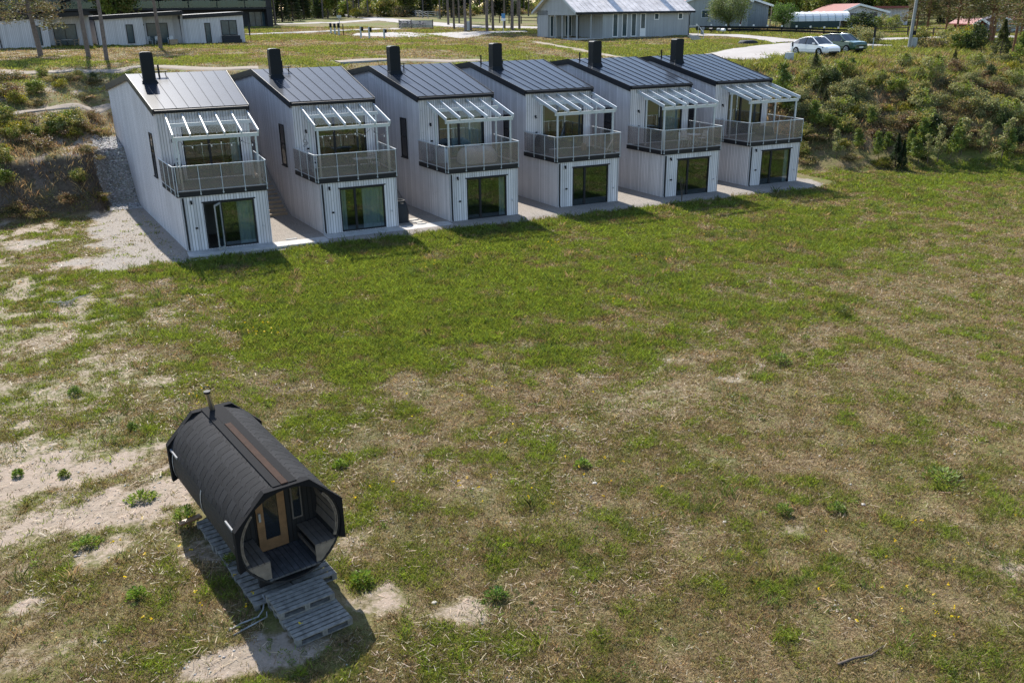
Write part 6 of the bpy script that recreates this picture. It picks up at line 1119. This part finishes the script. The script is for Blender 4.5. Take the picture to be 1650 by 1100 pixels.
# leafy weeds: rosettes and small herb clumps
u, v, D = sample(9000, 11.5, 58, 1.2); z = zt(u, v); P = np.stack([u, v, z], 1); ok = in_view(P) & ~blocked(u, v) & (z < .8); u, v, D, P = u[ok], v[ok], D[ok], P[ok]; ba, lu, gt = masks(u, v); nn = fbm(u*.8, v*.8, 101, 2)
keep = GR.random(len(u)) < np.clip((nn-.38)*1.3, .02, .5)*(1-.8*sstep(.2, .6, gt))*(1-.55*ba); u, v, D, P = u[keep], v[keep], D[keep], P[keep]; n = len(u)
sz = .04+.11*GR.random(n)**2.6+.03*GR.random(n); pal = np.array([[.12, .18, .035], [.15, .21, .04], [.10, .15, .035], [.19, .22, .035], [.13, .16, .055]]); ci = GR.integers(0, 5, n); k = 34
B = np.repeat(P, k, 0); S = np.repeat(sz, k); a = GR.random(n*k)*6.283; r = np.sqrt(GR.random(n*k))*S*1.1; hh = S*(.15+.75*GR.random(n*k))*(1.15-(r/(S*1.1))**2)
Q = B+np.stack([r*np.cos(a), r*np.sin(a), hh], 1); Dn = np.stack([np.cos(a), np.sin(a), .2+.9*GR.random(n*k)], 1); Dn /= np.linalg.norm(Dn, axis=1, keepdims=True); col = np.repeat(pal[ci]*(.75+.5*GR.random((n, 1))), k, 0)*(1+GR.normal(size=(n*k, 1))*.15)
V_, F_, C_ = cards(Q, np.maximum(.022, .17*S+.0003*np.repeat(D, k)), np.clip(col, .01, .5), GR, .42, D=Dn); tag(link('weeds', npmesh('weeds', V_, F_, M['leaf'], C_)), kind='stuff')
# dead stalks and chips of wood, pale stones
u, v, D = sample(60000, 11.5, 50, 1.3); z = zt(u, v); P = np.stack([u, v, z], 1); ok = in_view(P) & ~blocked(u, v) & (z < 1.0); u, v, D, P = u[ok], v[ok], D[ok], P[ok]; ba, lu, gt = masks(u, v); nn = fbm(u*.7, v*.7, 111, 3); keep = GR.random(len(u)) < np.clip((nn-.40)*2.2+.25*ba, .04, .9)*(1-.85*lu)*(1-.5*gt)
P, D = P[keep], D[keep]; n = len(P); a = GR.random(n)*6.283; L = .03+.09*GR.random(n)**2; Dn = np.stack([np.cos(a), np.sin(a), .12*GR.normal(size=n)], 1); side = np.stack([-np.sin(a), np.cos(a), np.zeros(n)], 1)*np.maximum(.006, .0005*D)[:, None]; up = np.array([0, 0, .012])[None]+.05*GR.random((n, 1))*np.array([[0, 0, 1]])
b0 = P-Dn*L[:, None]+up; b1 = P+Dn*L[:, None]+up; V_ = np.stack([b0-side, b0+side, b1+side*.6, b1-side*.6], 1).reshape(-1, 3); C_ = np.repeat(tint((.42, .34, .235), n, GR, .3, .05), 4, 0); tag(link('dead_stalks', npmesh('dead_stalks', V_, np.arange(4*n).reshape(n, 4), M['grass'], C_)), kind='stuff')
u, v, D = sample(90000, 11.5, 52, 1.3); z = zt(u, v); P = np.stack([u, v, z], 1); ok = in_view(P) & ~blocked(u, v) & (z < 3.8); u, v, D, P = u[ok], v[ok], D[ok], P[ok]; ba, lu, gt = masks(u, v); nn = fbm(u*.6, v*.6, 121, 3); keep = GR.random(len(u)) < np.clip((nn-.47)*1.6+.28*ba*(nn > .42)+.22*gt, .015, .7)*(1-.8*lu)
P, D = P[keep], D[keep]; n = len(P); s = (.009+.024*GR.random(n)**4)*(1+.012*D); oc = np.array([[1, 0, 0], [0, 1, 0], [-1, 0, 0], [0, -1, 0], [0, 0, .8], [0, 0, -.5]]); ang = GR.random(n)*6.283; ca_, sa2 = np.cos(ang), np.sin(ang)
O = oc[None]*(.6+.8*GR.random((n, 6, 1)))*s[:, None, None]; O = np.stack([O[..., 0]*ca_[:, None]-O[..., 1]*sa2[:, None]*1.2, O[..., 0]*sa2[:, None]+O[..., 1]*ca_[:, None]*1.2, O[..., 2]], -1); V_ = (P[:, None]+O+np.array([0, 0, .004])).reshape(-1, 3); tri = np.array([[0, 1, 4], [1, 2, 4], [2, 3, 4], [3, 0, 4], [1, 0, 5], [2, 1, 5], [3, 2, 5], [0, 3, 5]]); F_ = (tri[None]+6*np.arange(n)[:, None, None]).reshape(-1, 3)
C_ = np.repeat(tint((.44, .41, .35), n, GR, .22, .03), 6, 0); tag(link('pebbles', npmesh('pebbles', V_, F_, M['pebble'], C_)), kind='stuff')
# yellow flowers
cl = [(420, 537, 14, .5), (690, 430, 8, .5), (330, 640, 6, .6), (240, 870, 8, .5), (370, 990, 10, .6), (1010, 480, 6, .8), (1530, 1010, 10, .4), (1040, 420, 6, .7), (880, 400, 8, .6), (1180, 380, 8, 1.2), (1500, 860, 8, .9), (960, 780, 7, .8), (700, 800, 10, 1.5), (850, 720, 10, 1.8), (760, 640, 8, 1.5), (1400, 930, 8, 1.2)]
FP = np.concatenate([np.array([at(x, y)])+np.concatenate([GR.normal(size=(n_, 2))*r_, np.zeros((n_, 1))], 1) for x, y, n_, r_ in cl]); FP[:, 2] = zt(FP[:, 0], FP[:, 1])+.10+.12*GR.random(len(FP)); FPp = np.repeat(FP, 5, 0)+GR.normal(size=(len(FP)*5, 3))*.018
V_, F_, C_ = cards(FPp, .016+.008*GR.random(len(FPp)), tint((.70, .50, .03), len(FPp), GR, .15, .05), GR, .8, D=np.tile([[1., 0, .1]], (len(FPp), 1))); tag(link('yellow_flowers', npmesh('yellow_flowers', V_, F_, M['leaf'], C_)), kind='stuff')
# single things lying in the field
for px, py, lb in [(1388, 1062, 'dark bent branch lying in dry grass at the bottom right')]:
    P = at(px, py); b = MB(); b.path([(-.55, .02, .03), (-.2, .0, .05), (.15, -.06, .04), (.55, .03, .03)], .03, 6, .012); tag(b.build('fallen_branch', M['bark'], None, P), lb, 'branch')
P = at(105, 492); b = MB(); rg_ = random.Random(4)
for k in range(22): a = rg_.uniform(-2.9, .3); L = rg_.uniform(.3, .8); b.path([(rg_.uniform(-.3, .3), rg_.uniform(-.2, .2), 0), (math.cos(a)*L*.6, .3*math.sin(a)*L, .2*L+.1), (math.cos(a)*L*1.2, .5*math.sin(a)*L, .35*L+.05)], .010, 4, .004)
tag(b.build('brushwood', M['greytimber'], None, P), 'tangle of pale dead twigs in the thin grass at the left', 'brushwood')
for px, py, s_, lb in [(958, 782, .06, 'pale rounded stone in the stony middle of the field'), (1168, 843, .055, 'pale rounded stone in dry grass right of centre'), (1390, 816, .06, 'small dark-topped stone in dry grass at the right'), (700, 972, .055, 'pale stone beside the green weed rosette near the sauna')]:
    P = at(px, py); lump('stone', lb, 'stone', (P[0], P[1], P[2]-.01), s_, s_*.8, s_*.8, M['stone'], int(px), .2)
def tuft(px, py, r, h, lb, col, nm='weed_clump', k=520):
    r *= .8; P = at(px, py); rg = np.random.default_rng(int(px)); a = rg.random(k)*6.283; q = np.sqrt(rg.random(k))*r*(.75+.3*np.sin(a*2+px)+.22*np.sin(a*5+py)); Q = np.stack([q*np.cos(a), q*np.sin(a), h*(.1+.8*rg.random(k))*(1.1-(q/r)**2)], 1); Dn = np.stack([np.cos(a), np.sin(a), .3+rg.random(k)], 1); Dn /= np.linalg.norm(Dn, axis=1, keepdims=True)
    V, F, C = cards(Q, (.03+.04*rg.random(k))*r**.4*1.1, tint(np.array(col)*1.5+np.array([.05, .035, .0]), k, rg, .35, .1), rg, .35, D=Dn); tag(link(nm, npmesh(nm, V, F, M['leaf'], C), None, P), lb, 'weed', 'single weed clumps in the field')
for a_ in [(122, 637, .32, .30, 'dark green weed clump alone on stony ground at the left', (.05, .10, .03)), (213, 692, .22, .22, 'dark green weed clump behind the sauna, on its left', (.055, .105, .03)), (228, 805, .50, .22, 'wide green weed clump left of the middle of the sauna', (.09, .145, .03)), (800, 965, .36, .26, 'dark green star-shaped weed rosette near the bottom centre', (.05, .105, .03)), (583, 940, .45, .25, 'bright green weed clump right of the pallet steps', (.09, .15, .03)), (222, 965, .30, .25, 'bright green weed clump left of the sauna shadow', (.09, .165, .03)), (300, 845, .50, .45, 'tall green weeds against the rear pallet of the sauna', (.07, .12, .03)), (375, 915, .35, .35, 'weeds in the shade beside the front pallet of the sauna', (.06, .09, .03)), (548, 753, .30, .24, 'green weed clump right of the sauna roof', (.085, .145, .03)), (938, 752, .32, .26, 'green weed clump in the middle of the field', (.07, .13, .03)), (1262, 828, .35, .28, 'green weed clump in dry grass right of centre', (.07, .115, .03)), (1347, 826, .30, .28, 'round green weed clump in dry grass, right of another clump', (.07, .115, .03)), (1356, 510, .45, .45, 'dark round weed clump on the green field at the right', (.035, .06, .02)), (1255, 585, .6, .35, 'low green weed patch above the bare sandy spot', (.065, .115, .03)), (104, 768, .22, .2, 'small green weed clump on bare sand at the left', (.10, .14, .04)), (30, 768, .25, .2, 'green weed clump on bare sand at the left edge', (.075, .13, .03)), (140, 880, .45, .22, 'wide low green weed patch on sand left of the sauna', (.09, .145, .035)), (1520, 775, .9, .25, 'wide green grass patch at the right of the field', (.085, .125, .035))]: tuft(*a_)
for px, py, lb in [(1098, 327, 'tall dry umbel plant before the fifth house door')]:
    P = at(px, py); b = MB()
    for k in range(7):
        a = rg_.uniform(0, 6.28); e = (.25*math.cos(a)*rg_.random(), .2*math.sin(a), 1.0+.5*rg_.random()); b.path([(0, 0, 0), (e[0]*.4, e[1]*.4, e[2]*.5), e], .012, 4, .006)
        for j in range(6): t = rg_.uniform(0, 6.28); b.path([e, (e[0]+.12*math.cos(t), e[1]+.12*math.sin(t), e[2]+.10)], .006, 3)
    tag(b.build('dry_umbel', M['bark'], None, P), lb, 'plant')
